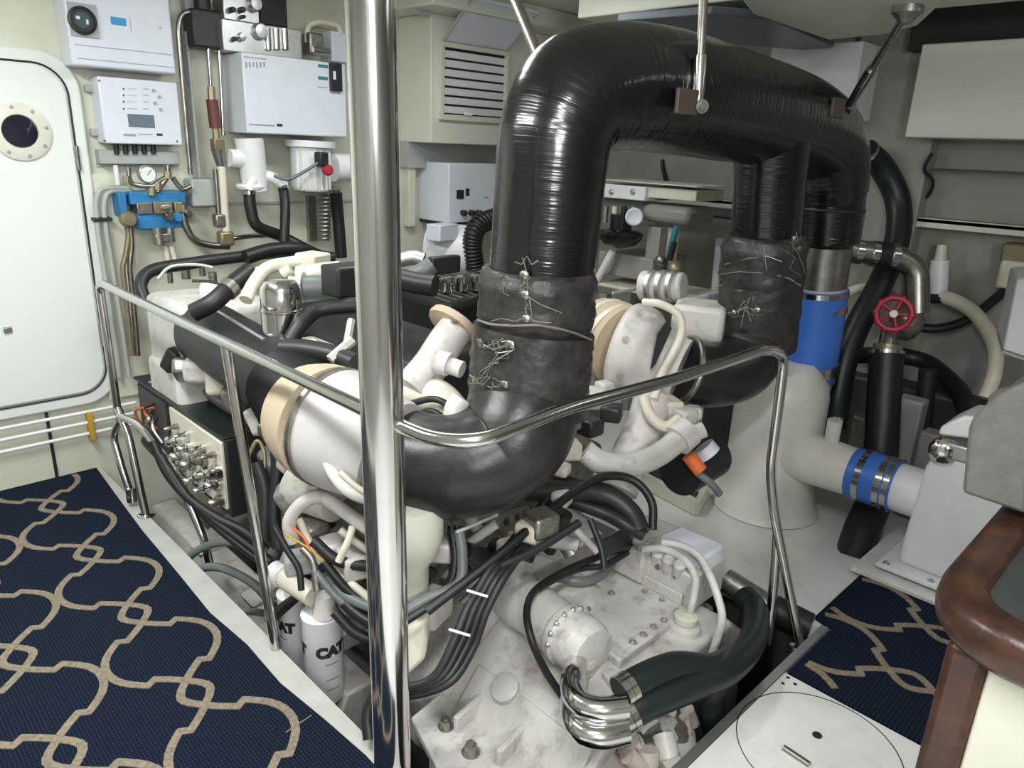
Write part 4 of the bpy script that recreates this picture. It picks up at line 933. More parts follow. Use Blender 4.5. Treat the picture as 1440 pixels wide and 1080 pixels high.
# air cleaner and left turbocharger
A0, A1 = W(292, 468, X=1.12), W(404, 540, D=2.40)
ac_ = E('air_cleaner', 'rubber', MB().tube([A0, A1], .128, 28))
dA = (A1-A0).normalized()
E('cleaner_end', 'dark', MB().tube([A0-dA*.09, A0+dA*.02], [.10, .134], 24), bevel=.03)
T('trim_strip', [A0+Vector((-.02, -.02, .131)), A1+Vector((-.02, .1, .131))], .006, 'alu', .01)
B0, B1 = A1, W(444, 588, D=2.24)
nb = 7; bel = []; br = []
for k in range(nb*4+1):
    t = k/(nb*4); bel.append(B0.lerp(B1, t)); br.append(.128+.016*t+.008*math.cos(k*math.pi/2))
E('bellows', 'rubber', MB().tube(bel, br, 28), sharp=80)
tl = E('turbocharger', 'turbowhite', MB().tube(spline([W(462, 596, D=2.19), W(490, 608, D=2.16), W(520, 622, D=2.13), W(552, 638, D=2.10)], 6), [.172, .176, .178, .180, .180, .180, .179, .178, .176, .174, .172, .170, .168, .166, .164, .162, .160, .158, .155], 40), sharp=60, label='white cylindrical turbocharger housing')
E('cloth_band', 'tape', MB().tube([W(436, 583, D=2.27), W(452, 591, D=2.22), W(468, 599, D=2.18)], [.160, .176, .181], 40), tl, sharp=70)
E('band_clamp', 'oldsteel', MB().tube([W(470, 600, D=2.178), W(475, 602, D=2.17)], .183, 40), tl)
T('drain_tube', [W(455, 640, D=2.03), W(470, 668, D=1.99), W(490, 690, D=1.97), W(520, 702, D=1.98), W(560, 706, D=2.0)], .017, 'engwhite', parent=tl)
T('drain_tube', [W(478, 664, D=1.97), W(510, 690, D=1.96), W(540, 698, D=1.97)], .008, 'cream', parent=tl)
E('bolt_boss', 'engwhite', MB().cyl(W(462, 626, D=2.02), W(457, 624, D=2.0), .012), tl)
# white manifold elbows right of the pillar
T('manifold_elbow', [W(540, 556, D=2.36), W(580, 550, D=2.3), W(615, 562, D=2.26), W(640, 590, D=2.22)], .062, 'cream', seg=20)
T('manifold_pipe', [W(575, 550, D=2.25), W(605, 515, D=2.3), W(628, 480, D=2.34), W(642, 462, D=2.36)], .058, 'engwhite', seg=18)
fc = W(640, 460, D=2.37); fax = (W(650, 455, D=2.36)-W(605, 515, D=2.3)).normalized(); E('flange', 'tape', MB().lathe(fc, fax, [(.05, -.012), (.095, -.012), (.098, 0), (.095, .012), (.05, .012)], 28))
for px, py in ((658, 436), (620, 474)): bolt(fc+fax.cross(Vector((.3, .5, .8))).normalized()*(.078 if px > 640 else -.078)-fax*.012, -fax, .010, en)
T('sensor_stub', [W(622, 510, D=2.2), W(650, 520, D=2.18)], .026, 'engwhite', .01); E('sensor_cap', 'engwhite', MB().cyl(W(616, 508, D=2.2), W(632, 513, D=2.19), .036, seg=16))
T('water_pipe', [W(636, 600, D=2.1), W(640, 575, D=2.1), W(650, 560, D=2.1)], .032, 'engwhite')
for a, b in (((575, 568), (655, 590)), ((580, 585), (640, 605))): T('cable', [W(*a, D=2.2), W((a[0]+b[0])/2, a[1]-6, D=2.15), W(*b, D=2.12)], .010, 'dark')

# black intake plenum in the vee
tp = [W(545, 402, Z=.86), W(634, 430, Z=.86), W(712, 404, Z=.86), W(612, 372, Z=.86)]
pln = E('intake_plenum', 'rubber', MB().prism([p+Vector((0, 0, -.30)) for p in tp], (0, 0, .30)), bevel=.035, seg=4)
for k in range(9):
    t = (k+.7)/10; a = tp[0].lerp(tp[3], t); b = tp[1].lerp(tp[2], t)
    a, b = a.lerp(b, .06), a.lerp(b, .94)
    E('rib', 'oldsteel', MB().tube([a+Vector((0, 0, .002)), b+Vector((0, 0, .002))], .006, 6), pln)
E('plenum_box', 'dark', MB().bb(W(608, 388, D=2.75), W(640, 357, D=2.85)), bevel=.008)
E('intake_manifold', 'dark', MB().bb((1.44, 1.95, .45), (1.86, 3.1, .82)), bevel=.03)
for px, py, r, hh in ((650, 398, .035, .07), (675, 396, .045, .08), (628, 400, .03, .07)):
    c = W(px, py, Z=.87+hh*.5); E('oil_cap', 'steel', MB().lathe(c-Vector((0, 0, hh*.5)), (0, 0, 1), [(r, 0), (r, hh*.5), (r*1.08, hh*.55), (r*1.05, hh*.9), (r*.7, hh), (0, hh)], 20))
T('coolant_pipe', [W(560, 398, D=2.8), W(590, 384, D=2.75), W(608, 372, D=2.75)], .034, 'greyhose', seg=16)
T('coolant_pipe', [W(560, 392, D=2.7), W(585, 398, D=2.68), W(612, 402, D=2.66)], .040, 'dark', seg=16)
T('coolant_pipe', [W(560, 366, D=2.9), W(580, 362, D=2.9), W(596, 366, D=2.9)], .03, 'alu')

# header tank and things at the forward end
E('header_tank', 'engwhite', MB().bb((1.02, 2.78, .60), (1.40, 3.22, .915)), bevel=.04, seg=3)
E('tank_flank', 'engwhite', MB().bb((1.00, 2.86, .40), (1.25, 3.2, .66)), bevel=.03)
E('filler_cap', 'white', MB().lathe((1.24, 3.04, .91), (0, 0, 1), [(.05, 0), (.05, .03), (.042, .045), (0, .05)], 20))
for px, py, r in ((262, 392, .02), (285, 388, .014), (240, 398, .012), (300, 398, .018)): E('fitting', 'boltsteel', MB().cyl(W(px, py, Z=.90), W(px, py, Z=.90)+Vector((0, 0, .05)), r, seg=10))
T('wire', [W(222, 392, Y=3.2), W(240, 375, Y=3.2), W(275, 372, Y=3.15), W(300, 376, Y=3.1)], .007, 'alu')
T('wire', [W(270, 395, Y=2.98), W(295, 396, Y=2.95), W(318, 402, Y=2.9)], .006, 'dark')
T('front_belt_hose', [W(205, 425, Y=3.3), W(198, 400, Y=3.35), W(215, 380, Y=3.38), W(270, 370, Y=3.38), W(330, 362, Y=3.38), W(400, 355, Y=3.36), W(470, 362, Y=3.3)], .027, 'dark', seg=16)
T('front_hose', [W(345, 362, Y=3.32), W(380, 352, Y=3.32), W(420, 350, Y=3.3), W(448, 360, Y=3.3)], .034, 'rubber', seg=14)
T('tank_hose', [W(272, 440, D=2.62), W(300, 425, D=2.62), W(325, 402, D=2.66), W(350, 382, D=2.75)], .033, 'rubber', seg=16)
E('hose_clamp', 'boltsteel', MB().cyl(W(318, 410, D=2.64), W(326, 402, D=2.66), .038))
T('cream_pipe', [W(346, 422, D=2.62), W(356, 400, D=2.66), W(375, 378, D=2.72), W(405, 370, D=2.78), W(440, 367, D=2.82)], .024, 'cream', seg=16)
E('pipe_block', 'cream', MB().box(W(440, 368, D=2.82), (.10, .10, .07), .3), bevel=.01)
ca = W(398, 470, D=2.5); cb = W(400, 396, D=2.5); ch = (cb-ca).length
cn = E('oil_separator', 'polish', MB().lathe(ca, (0, 0, 1), [(.068, 0), (.068, ch*.45), (.072, ch*.47), (.072, ch*.5), (.068, ch*.52), (.068, ch*.9), (.055, ch), (0, ch*1.02)], 32), label='chromed canister')
T('silver_duct', [W(425, 405, D=2.6), W(455, 404, D=2.62), W(488, 402, D=2.62)], .044, 'greyhose', seg=18)
T('cream_pipe', [W(420, 392, D=2.7), W(450, 385, D=2.7), W(480, 382, D=2.7)], .04, 'engwhite', seg=16)
E('duct_clamp', 'cream', MB().cyl(W(420, 404, D=2.6), W(428, 404, D=2.6), .055))
E('relay_box', 'dark', MB().bb(W(476, 422, D=2.45), W(505, 366, D=2.6)), bevel=.01)
E('rocker_cover', 'cream', MB().bb((1.24, 2.15, .68), (1.46, 2.6, .80)), bevel=.04, seg=4)
T('breather_hose', [W(408, 480, D=2.38), W(425, 455, D=2.4), W(450, 436, D=2.44), W(500, 430, D=2.46)], .027, 'rubber', seg=14)
T('breather_hose', [W(395, 490, D=2.36), W(430, 492, D=2.36), W(470, 500, D=2.34), W(500, 512, D=2.3)], .034, 'dark', seg=14)
T('conduit', [W(440, 478, D=2.4), W(475, 495, D=2.36)], .008, 'alu', .01)
E('bracket_strut', 'engwhite', MB().cyl(W(464, 506, D=2.3), W(496, 478, D=2.34), .016, seg=6)); E('bracket_strut', 'engwhite', MB().cyl(W(488, 482, D=2.34), W(494, 450, D=2.38), .013, seg=6))
for k in range(9):
    px = 355+random.random()*130; py = 375+random.random()*45
    E('fitting', ['boltsteel', 'engwhite', 'cream'][k % 3], MB().cyl(W(px, py, D=2.75), W(px+random.uniform(-18, 18), py+random.uniform(-8, 8), D=2.75), random.uniform(.014, .028), seg=10))

# control panel box on the engine's flank
gp = E('panel_box', 'dark', MB().bb((.995, 2.44, .19), (1.15, 3.34, .505)), bevel=.006, label='black junction box with fittings on the engine flank')
E('top_lid', 'greenrubber', MB().bb((.985, 2.44, .505), (1.16, 3.36, .515)), gp, bevel=.003)
for k in range(7): E('lid_tag', 'faint', MB().bb((1.01+.014*(k % 2), 2.95+k*.045, .515), (1.10, 2.975+k*.045, .517)), gp)
E('fitting_plate', 'cream', MB().bb((.985, 2.46, .22), (.997, 2.95, .49)), gp, bevel=.003)
E('open_bay', 'bilge', MB().bb((.988, 3.0, .22), (.997, 3.32, .49)), gp)
rnd = random.Random(3)
for k in range(16):
    y = 2.50+(k % 4)*.12+rnd.uniform(-.02, .02); z = .25+(k//4)*.062+rnd.uniform(-.01, .01); r = rnd.uniform(.016, .034) if z < .42 else .012
    E('chrome_fitting', 'polish' if k % 3 else 'oldsteel', MB().lathe((.985, y, z), (-1, 0, 0), [(r, 0), (r, .02), (r*.7, .024), (r*.7, .045), (r*.4, .055), (0, .055)], 14), gp)
for k in range(12):
    y = 3.05+rnd.random()*.24; z = .26+rnd.random()*.2
    T('wire', [(.985, y, z), (.965, y+rnd.uniform(-.06, .06), z-.03), (.985, y+rnd.uniform(-.08, .08), z-rnd.uniform(.03, .1))], .006, ['redtint', 'orange', 'teal', 'alu', 'dark', 'greyhose'][k % 6], parent=gp, seg=6)
# clutter between the panel box and the turbocharger
for k, (px, py, dd, s, m) in enumerate([(285, 515, 2.8, .09, 'engwhite'), (310, 530, 2.75, .08, 'cream'), (262, 520, 2.85, .07, 'boltsteel'), (245, 505, 2.9, .06, 'dark'), (395, 612, 2.5, .07, 'engwhite'), (380, 600, 2.55, .05, 'boltsteel'), (412, 640, 2.45, .07, 'engwhite'), (418, 690, 2.4, .08, 'engwhite'), (365, 590, 2.6, .06, 'engwhite'), (330, 560, 2.7, .06, 'engwhite'), (428, 665, 2.36, .05, 'cream')]):
    Mx = Matrix.Rotation(px*.13, 3, 'Z') @ Matrix.Rotation(py*.11, 3, 'X')
    E('casting', 'engshade' if m == 'engwhite' and k % 2 else m, MB().box(W(px, py, D=dd), (s*1.3, s*1.7, s*1.0), 0, Mx), bevel=s*.25, seg=3)
for pts, r, m in ([[(350, 640), (362, 620), (372, 640), (370, 690)], .007, 'brass'], [[(366, 690), (366, 740)], .007, 'yellow'], [[(388, 610), (390, 660), (385, 720), (392, 770)], .022, 'dark'], [[(360, 650), (372, 690), (370, 760)], .026, 'dark'], [[(400, 600), (408, 640), (400, 700)], .015, 'rubber'], [[(375, 775), (345, 748), (300, 725), (255, 690), (225, 640)], .016, 'dark'], [[(380, 790), (340, 760), (290, 722), (240, 672), (215, 620)], .016, 'rubber'], [[(225, 640), (262, 695), (310, 745), (380, 800)], .014, 'rubber'], [[(425, 520), (418, 560), (405, 590)], .014, 'alu']):
    T('cable', [W(a, b, D=2.5) for a, b in pts], r, m, seg=10)

# white tube frame and lower left clutter
T('fuel_pipe', [W(412, 762, D=2.28), W(404, 735, D=2.26), W(418, 712, D=2.24), W(448, 694, D=2.2), W(500, 730, D=2.14), W(560, 775, D=2.08)], .021, 'engwhite', .07)
T('fuel_pipe', [W(440, 690, D=2.25), W(445, 680, D=2.28), W(430, 660, D=2.34)], .018, 'engwhite', .03)
T('fuel_pipe', [W(476, 790, D=2.12), W(490, 760, D=2.12), W(496, 740, D=2.13)], .011, 'cream')
E('ribbed_canister', 'engwhite', MB().cyl(W(420, 680, D=2.42), W(475, 705, D=2.34), .085, .07, 24))
T('fuel_pipe', [W(420, 730, D=2.3), W(440, 770, D=2.28), W(470, 800, D=2.24), W(530, 850, D=2.16)], .012, 'cream')
for pts, r, m in ([[(400, 750), (440, 775), (470, 800)], .0035, 'yellow'], [[(410, 740), (430, 760), (440, 790)], .004, 'orange'], [[(455, 790), (490, 830), (530, 850), (580, 840), (610, 800)], .014, 'rubber'], [[(440, 800), (480, 845), (530, 870), (600, 855), (640, 800), (650, 740)], .012, 'greyhose'], [[(425, 770), (440, 790), (446, 830)], .012, 'boltsteel'], [[(385, 740), (405, 775), (420, 800), (424, 830)], .010, 'dark'], [[(440, 760), (480, 790), (560, 800)], .018, 'dark'], [[(478, 745), (520, 775), (560, 790)], .012, 'cream'], [[(470, 860), (500, 890), (540, 905)], .016, 'dark']):
    T('cable', [W(a, b, D=2.2) for a, b in pts], r, m, seg=10)
for px, py, dd, s, m in [(470, 770, 2.3, .05, 'engwhite'), (420, 790, 2.35, .05, 'greybox'), (500, 790, 2.25, .06, 'engwhite'), (440, 745, 2.35, .05, 'boltsteel'), (600, 850, 2.2, .07, 'engwhite'), (560, 820, 2.25, .07, 'engwhite'), (620, 770, 2.2, .05, 'engwhite'), (500, 860, 2.3, .06, 'boltsteel')]:
    E('casting', m, MB().box(W(px, py, D=dd), (s*1.6, s*1.8, s*1.3), px*.1), bevel=.012)
c = W(580, 748, D=2.08)
E('water_pump_bowl', 'ivory', MB().lathe(c+Vector((0, 0, .10)), (0, 0, -1), [(.02, 0), (.075, .015), (.088, .05), (.088, .11), (.075, .165), (.048, .20), (.045, .30)], 28))
E('pump_flange', 'engwhite', MB().bb(W(640, 750, D=2.1), W(702, 722, D=2.2)), bevel=.02)
E('mount_casting', 'cream', MB().prism([W(560, 890, D=2.12), W(602, 870, D=2.12), W(598, 930, D=2.1), W(560, 965, D=2.1)], (.12, .12, 0)), bevel=.015)
T('grey_hose', [W(254, 796, X=.868), W(278, 774, X=.92), W(310, 763, X=.97), W(350, 765, X=1.01), W(385, 780, X=1.06), W(400, 810, X=1.12)], .016, 'greyhose', seg=12)
T('grey_hose', [W(262, 805, X=.868), W(300, 797, X=.92), W(335, 808, X=.96), W(368, 832, X=1.0), W(390, 870, X=1.08)], .016, 'greyhose', seg=12)
T('grey_hose', [W(322, 866, X=.868), W(350, 860, X=.93), W(395, 866, X=1.1)], .013, 'greyhose', seg=10)
# oil filters with printed canisters
def oil_filter(pxb, pyb, pyt, X, r, label, spin):
    b, t = W(pxb, pyb, X=X), W(pxb, pyt, X=X); h = t.z-b.z
    o = E('oil_filter', 'white', MB().lathe(b, (0, 0, 1), [(r*.6, 0), (r*.92, .006), (r, .022), (r, h-.01), (r*1.03, h-.004), (r*1.03, h), (r*.8, h+.004)], 36), label=label)
    toc = Vector((CAM.x-b.x, CAM.y-b.y, 0)); a0 = math.atan2(toc.y, toc.x)
    def wrap(s, size, m, ang, z, bold=0.):
        M0 = Matrix.Translation((0, 0, 0)); x = text(s, size, m, None, M0, 'lettering', .0004, bold)
        x.parent = o; ROOT[x.name] = ROOT[o.name]
        bm = bmesh.new(); bm.from_mesh(x.data)
        bmesh.ops.subdivide_edges(bm, edges=[e for e in bm.edges if e.calc_length() > .012], cuts=2)
        for v in bm.verts:
            th = ang+v.co.x/r; rr = r+.0008+v.co.z
            v.co = Vector((b.x+rr*math.cos(th), b.y+rr*math.sin(th), z+v.co.y))-ROOT[o.name]
        bm.to_mesh(x.data); bm.free()
    def bar(ang, z, wdt, hgt):
        q = MB(); n = 5
        vs2 = []
        for i in range(n+1):
            th = ang+(i/n-.5)*wdt/r
            for dz in (-hgt/2, hgt/2): vs2.append(Vector((b.x+(r+.0008)*math.cos(th), b.y+(r+.0008)*math.sin(th), z+dz)))
        q.add(vs2, [(2*i, 2*i+2, 2*i+3, 2*i+1) for i in range(n)]); q.build('small_print', 'faint', o)
    for dA_ in (0, 2.05, 4.1):
        ang = a0+spin+dA_
        wrap('CAT', .050, 'ink', ang, b.z+h*.66, .0042)
        for k, zz in enumerate((.52, .34, .22)): bar(ang, b.z+h*zz, .045, .006)
    return b, t
fb_, ft = oil_filter(458, 978, 866, 1.0, .064, 'white oil filter canister printed with black letters, the nearer one', .42)
gb_, gt_ = oil_filter(421, 940, 838, 1.03, .060, 'white oil filter canister printed with black letters, the farther one', -.95)
E('filter_head', 'engwhite', MB().lathe(ft+Vector((0, 0, -.002)), (0, 0, 1), [(.036, 0), (.042, .012), (.034, .04), (.028, .08)], 20))
E('filter_head', 'cream', MB().lathe(gt_+Vector((0, 0, -.002)), (0, 0, 1), [(.045, 0), (.05, .02), (.04, .05), (.02, .07)], 20))
T('filter_neck', [W(392, 808, D=2.36), W(412, 820, D=2.34), W(440, 838, D=2.3)], .034, 'cream', seg=18)
E('filler_cap', 'white', MB().cyl(W(384, 803, D=2.37), W(397, 811, D=2.35), .036, seg=20))
for k in range(14):
    px, py = 438+rnd.random()*42, 818+rnd.random()*38
    E('casting', ['engshade', 'engwhite'][k % 2], MB().box(W(px, py, D=2.36), (rnd.uniform(.03, .05), rnd.uniform(.03, .05), rnd.uniform(.03, .06)), k), bevel=.006)
T('filter_hose', [W(462, 815, D=2.26), W(490, 840, D=2.2), W(540, 862, D=2.14)], .016, 'greyhose'); T('filter_hose', [W(470, 830, D=2.24), W(500, 862, D=2.18), W(545, 890, D=2.12)], .018, 'rubber')

# right turbocharger
tr = E('turbocharger', 'engwhite', MB().tube(spline([W(874, 488, D=2.82), W(892, 494, D=2.80), W(915, 504, D=2.78), W(940, 512, D=2.76), W(958, 519, D=2.745)], 6), [.165, .172, .178, .18, .18, .18, .18, .178, .176, .172, .165, .158, .15, .145, .14, .135, .13, .125, .122, .12, .118, .116, .115, .115, .115], 40), sharp=60, label='off-white turbocharger housing beside the black elbow')
E('cloth_band', 'tape', MB().tube([W(838, 470, D=2.93), W(858, 478, D=2.88), W(878, 488, D=2.82)], [.150, .160, .160], 36), tr, sharp=70)
for a in ((846, 474), (862, 482)): E('band_clamp', 'cream', MB().tube([W(*a, D=2.91 if a[0] < 850 else 2.86), W(a[0]+5, a[1]+3, D=2.895 if a[0] < 850 else 2.845)], .163, 36), tr)
T('oil_pipe', [W(905, 425, D=2.66), W(930, 428, D=2.62), W(955, 444, D=2.6), W(958, 470, D=2.6), W(945, 500, D=2.6), W(930, 528, D=2.6), W(920, 560, D=2.6)], .015, 'cream', parent=tr)
E('name_plate', 'dark', MB().prism([W(925, 470, D=2.6), W(938, 452, D=2.62), W(945, 462, D=2.62), (W(922, 512, D=2.6)), W(915, 520, D=2.6)], (.01, .01, 0)), tr)
for px, py in ((880, 478), (872, 530), (900, 440)): bolt(W(px, py, D=2.63), (-.6, -.7, .2), .010, tr)
alt = E('alternator', 'engwhite', MB().cyl(W(902, 402, D=3.1), W(962, 404, D=3.0), .065, .06, 24), bevel=.01)
for px in (915, 930, 945): E('alternator_band', 'alu', MB().cyl(W(px, 402, D=3.08-(px-900)*.0016), W(px+5, 402.4, D=3.07-(px-900)*.0016), .067, seg=24), alt)
E('aftercooler_box', 'engwhite', MB().bb(W(952, 470, D=2.95), W(1012, 408, D=3.15)), bevel=.015)
E('coolant_box', 'engwhite', MB().box(W(985, 450, D=2.9), (.2, .2, .14), .4), bevel=.02)
E('bracket_plate', 'greybox', MB().bb(W(862, 415, D=3.05), W(905, 402, D=3.2)), bevel=.006)

# pipes below the right turbocharger
T('coolant_elbow', [W(918, 560, D=2.7), W(908, 600, D=2.66), W(888, 640, D=2.62), W(868, 690, D=2.58)], .072, 'engwhite', seg=20)
T('water_pipe', [W(822, 635, D=2.42), W(845, 650, D=2.42), W(885, 655, D=2.44), W(925, 640, D=2.48), W(962, 612, D=2.52)], .040, 'gearwhite', seg=18)
fl = E('pipe_flange', 'engwhite', MB().cyl(W(952, 620, D=2.51), W(968, 606, D=2.53), .056, seg=20)); E('flange_lug', 'engwhite', MB().cyl(W(970, 612, D=2.52), W(990, 604, D=2.52), .028, seg=12), fl)
T('coolant_hose', [W(905, 560, D=2.58), W(915, 585, D=2.54), W(935, 600, D=2.54), W(955, 590, D=2.56)], .020, 'cream')
for px, py, dd, s, m in [(800, 632, 2.4, .05, 'cream'), (860, 580, 2.6, .05, 'dark'), (840, 560, 2.7, .06, 'engwhite'), (800, 590, 2.5, .05, 'boltsteel'), (830, 600, 2.55, .05, 'dark'), (935, 575, 2.7, .07, 'cream'), (962, 585, 2.65, .05, 'engwhite'), (850, 545, 2.7, .04, 'engwhite'), (790, 660, 2.35, .035, 'cream'), (975, 580, 2.7, .04, 'engwhite'), (760, 735, 2.2, .06, 'boltsteel'), (790, 700, 2.3, .04, 'engwhite'), (745, 745, 2.2, .05, 'cream'), (715, 770, 2.2, .04, 'cream')]:
    E('casting', m, MB().box(W(px, py, D=dd), (s*1.5, s*1.5, s*1.2), px*.07), bevel=.012)
E('starter_motor', 'dark', MB().cyl(W(955, 665, D=2.75), W(1000, 640, D=2.9), .09, seg=24))
rb = W(975, 652, D=2.62)
E('orange_band', 'orange', MB().cyl(W(968, 640, D=2.6), W(985, 662, D=2.6), .026, seg=14)); E('blue_cap', 'boxwhite', MB().cyl(W(988, 628, D=2.68), W(998, 640, D=2.68), .045, seg=18))
T('drain_hose', [W(980, 665, D=2.62), W(1000, 680, D=2.62), W(1012, 695, D=2.64)], .014, 'greyhose')

# wiring looms over the gearbox
for pts, r, m in ([[(918, 745, 2.32), (916, 705, 2.35), (890, 675, 2.38), (850, 670, 2.36), (810, 690, 2.3), (760, 730, 2.2), (690, 790, 2.1), (600, 860, 2.02)], .014, 'rubber'],
                  [[(900, 750, 2.3), (885, 720, 2.34), (850, 695, 2.36), (800, 690, 2.34), (740, 690, 2.3)], .035, 'dark'],
                  [[(870, 715, 2.36), (820, 690, 2.4), (760, 670, 2.4)], .03, 'dark'],
                  [[(815, 735, 2.22), (760, 770, 2.16), (700, 800, 2.1), (650, 850, 2.05)], .013, 'dark'],
                  [[(790, 715, 2.25), (720, 765, 2.16), (660, 815, 2.08), (560, 880, 2.0)], .012, 'greenrubber'],
                  *[[[(770+q*7, 700+q*4, 2.3), (725+q*6, 755+q*4, 2.2), (690+q*7, 800+q*3, 2.09), (660+q*8, 850+q*3, 2.05), (638+q*9, 902+q*3, 2.01+.01*q), (612+q*7, 950+q*3, 1.99), (575, 966+q*4, 2.0), (530, 960+q*4, 2.05)], .0125, ['dark', 'rubber', 'greenrubber'][q % 3]] for q in range(4)],
                  
                  [[(645, 745, 2.12), (650, 780, 2.1), (645, 820, 2.08), (605, 840, 2.05), (570, 860, 2.02)], .016, 'greyhose'],
                  [[(635, 740, 2.15), (640, 790, 2.12), (625, 830, 2.1), (560, 870, 2.06)], .014, 'rubber'],
                  [[(830, 730, 2.25), (845, 770, 2.22), (850, 800, 2.2)], .010, 'dark'],
                  [[(905, 752, 2.3), (880, 738, 2.3), (850, 722, 2.33), (800, 705, 2.36), (760, 700, 2.4)], .022, 'rubber'],
                  
                  [[(520, 1040, 1.95), (518, 1000, 1.98), (540, 960, 2.0)], .018, 'rubber']):
    T('cable', [W(a, b, D=c) for a, b, c in pts], r, m, seg=10)
for px, py, dd in ((672, 835, 2.05), (647, 890, 2.0)): E('cable_tie', 'white', MB().tube([W(px-16, py-5, D=dd-.03), W(px+14, py+4, D=dd-.03)], .004, 6))
E('coupling_guard', 'dark', MB().bb(W(845, 790, D=2.4), W(890, 735, D=2.5)), bevel=.02)
rr_ = random.Random(11)
for k in range(26):   # small fittings scattered over the engine's flank
    px, py = rr_.uniform(395, 510), rr_.uniform(700, 860)
    p = W(px, py, D=rr_.uniform(2.45, 2.6)); v = Vector((rr_.uniform(-1, 1), rr_.uniform(-1, 1), rr_.uniform(-1, 1))).normalized()*rr_.uniform(.03, .09)
    E('fitting', rr_.choice(['engshade', 'boltsteel', 'dark', 'engwhite', 'engshade']), MB().cyl(p-v, p+v, rr_.uniform(.010, .026), seg=10))
for k in range(22):
    px, py = rr_.uniform(600, 830), rr_.uniform(715, 800)
    p = W(px, py, D=rr_.uniform(2.3, 2.45)); v = Vector((rr_.uniform(-1, 1), rr_.uniform(-1, 1), rr_.uniform(-1, 1))).normalized()*rr_.uniform(.03, .09)
    E('fitting', rr_.choice(['engwhite', 'boltsteel', 'dark', 'dark', 'greybox']), MB().cyl(p-v, p+v, rr_.uniform(.012, .03), seg=10))

# tray on the outboard deck edge
tr2 = thing('drip_tray', 'cream open tray on the deck edge beside the engine', 'tray', tuple(W(950, 700, Z=0)))
tq = [W(866, 664, Z=.0), W(978, 724, Z=.0), W(992, 700, Z=.0), W(908, 640, Z=.0)]
MB().prism(tq, (0, 0, .012)).build('bottom', 'dark', tr2)
for i in range(4):
    a, b = tq[i], tq[(i+1) % 4]; v = (b-a).normalized(); nn = Vector((-v.y, v.x, 0))*.012
    MB().prism([a-nn, b-nn, b+nn, a+nn], (0, 0, .075)).build('rim', 'panelcream', tr2, bevel=.003)
# ------------------------------------------------------------------ gearbox
gb = thing('gearbox', 'off-white marine gearbox with bolted top plate in front of the engine', 'gearbox', (1.65, 1.2, -.85))
G = lambda name, m, mb, parent=None, **k: mb.build(name, m, parent or gb, **k)
ZG = .13
body = [(1.16, .92, -.80), (1.16, .92, -.22), (1.33, .92, -.02), (1.50, .92, .10), (1.98, .92, .10), (2.12, .92, -.02), (2.14, .92, -.80)]
G('housing', 'gearwhite', MB().prism(body, (0, .56, 0)), bevel=.02, seg=3)
G('bell_housing', 'gearwhite', MB().lathe((1.65, 1.47, -.18), (0, 1, 0), [(.40, 0), (.44, .03), (.46, .08), (.46, .15), (.49, .155), (.49, .19)], 48))
for k in range(26):
    t = R_(10+k*6.4); bolt((1.65+.475*math.cos(t), 1.625, -.18+.475*math.sin(t)), (0, -1, 0), .011, gb)
# top plate with bolts
def zp(px, py, z=ZG): return W(px, py, Z=z)
pp = [zp(968, 856), zp(872, 930), zp(800, 862), zp(845, 775), zp(890, 800)]
pl_ = G('top_plate', 'gearwhite', MB().prism([p-Vector((0, 0, .04)) for p in pp], (0, 0, .04)), bevel=.006)
for px, py in ((826, 857), (860, 835), (907, 832), (931, 844), (953, 859), (934, 873), (919, 882), (905, 893), (890, 904)): bolt(zp(px, py), (0, 0, 1), .009, pl_, m='alu')
pq = [zp(972, 858, .09), zp(872, 934, .09), zp(895, 968, .09), zp(1000, 890, .09)]
G('aft_step', 'gearwhite', MB().prism([p-Vector((0, 0, .12)) for p in pq], (0, 0, .12)), bevel=.012)
G('maker_plate', 'brass', MB().prism([zp(893, 922, .092), zp(915, 908, .092), zp(920, 914, .092), zp(898, 930, .092)], (0, 0, .003)))
c = zp(962, 890, .09); cp_ = G('filler_neck', 'gearwhite', MB().lathe(c, (0, 0, 1), [(.055, 0), (.05, .03), (.036, .04), (.036, .05)], 24)); G('filler_cap', 'panelcream', MB().lathe(c+Vector((0, 0, .048)), (0, 0, 1), [(.038, 0), (.038, .018), (.03, .022), (0, .022)], 20), cp_)
# control cylinder along the left shoulder
ca, cb = W(712, 828, Z=.14), W(838, 922, Z=.15)
dc = (cb-ca); L = dc.length
G('clutch_cylinder', 'gearwhite', MB().lathe(ca, dc, [(.06, -.03), (.085, 0), (.088, L*.3), (.083, L*.32), (.083, L*.66), (.092, L*.68), (.094, L*.74), (.086, L*.76), (.088, L*.9), (.075, L*.98), (.04, L*1.0)], 32))
for k in range(8):
    t = R_(20+k*22); x_, y_ = frame(dc); p = ca+dc*.74+(x_*math.cos(t)+y_*math.sin(t))*.088; bolt(p, dc, .008, gb, m='alu')
G('cylinder_saddle', 'gearwhite', MB().prism([W(690, 840, Z=.05), W(760, 800, Z=.05), W(850, 860, Z=.05), W(790, 930, Z=.05)], (0, 0, .10)), bevel=.03)
G('intake_dome', 'gearwhite', MB().lathe(W(742, 800, Z=.12), (-.2, .2, .6), [(.115, -.12), (.11, 0), (.09, .05), (.05, .075), (0, .08)], 28))
G('oil_stain_cover', 'gearwhite', MB().lathe(W(800, 760, Z=.12), (0, 1, .25), [(.10, -.10), (.105, 0), (.10, .10)], 28))
G('shoulder_rib', 'gearwhite', MB().prism([W(690, 858, Z=0), W(700, 850, Z=0), W(790, 945, Z=0), W(778, 950, Z=0)], (0, 0, .045)), bevel=.008)
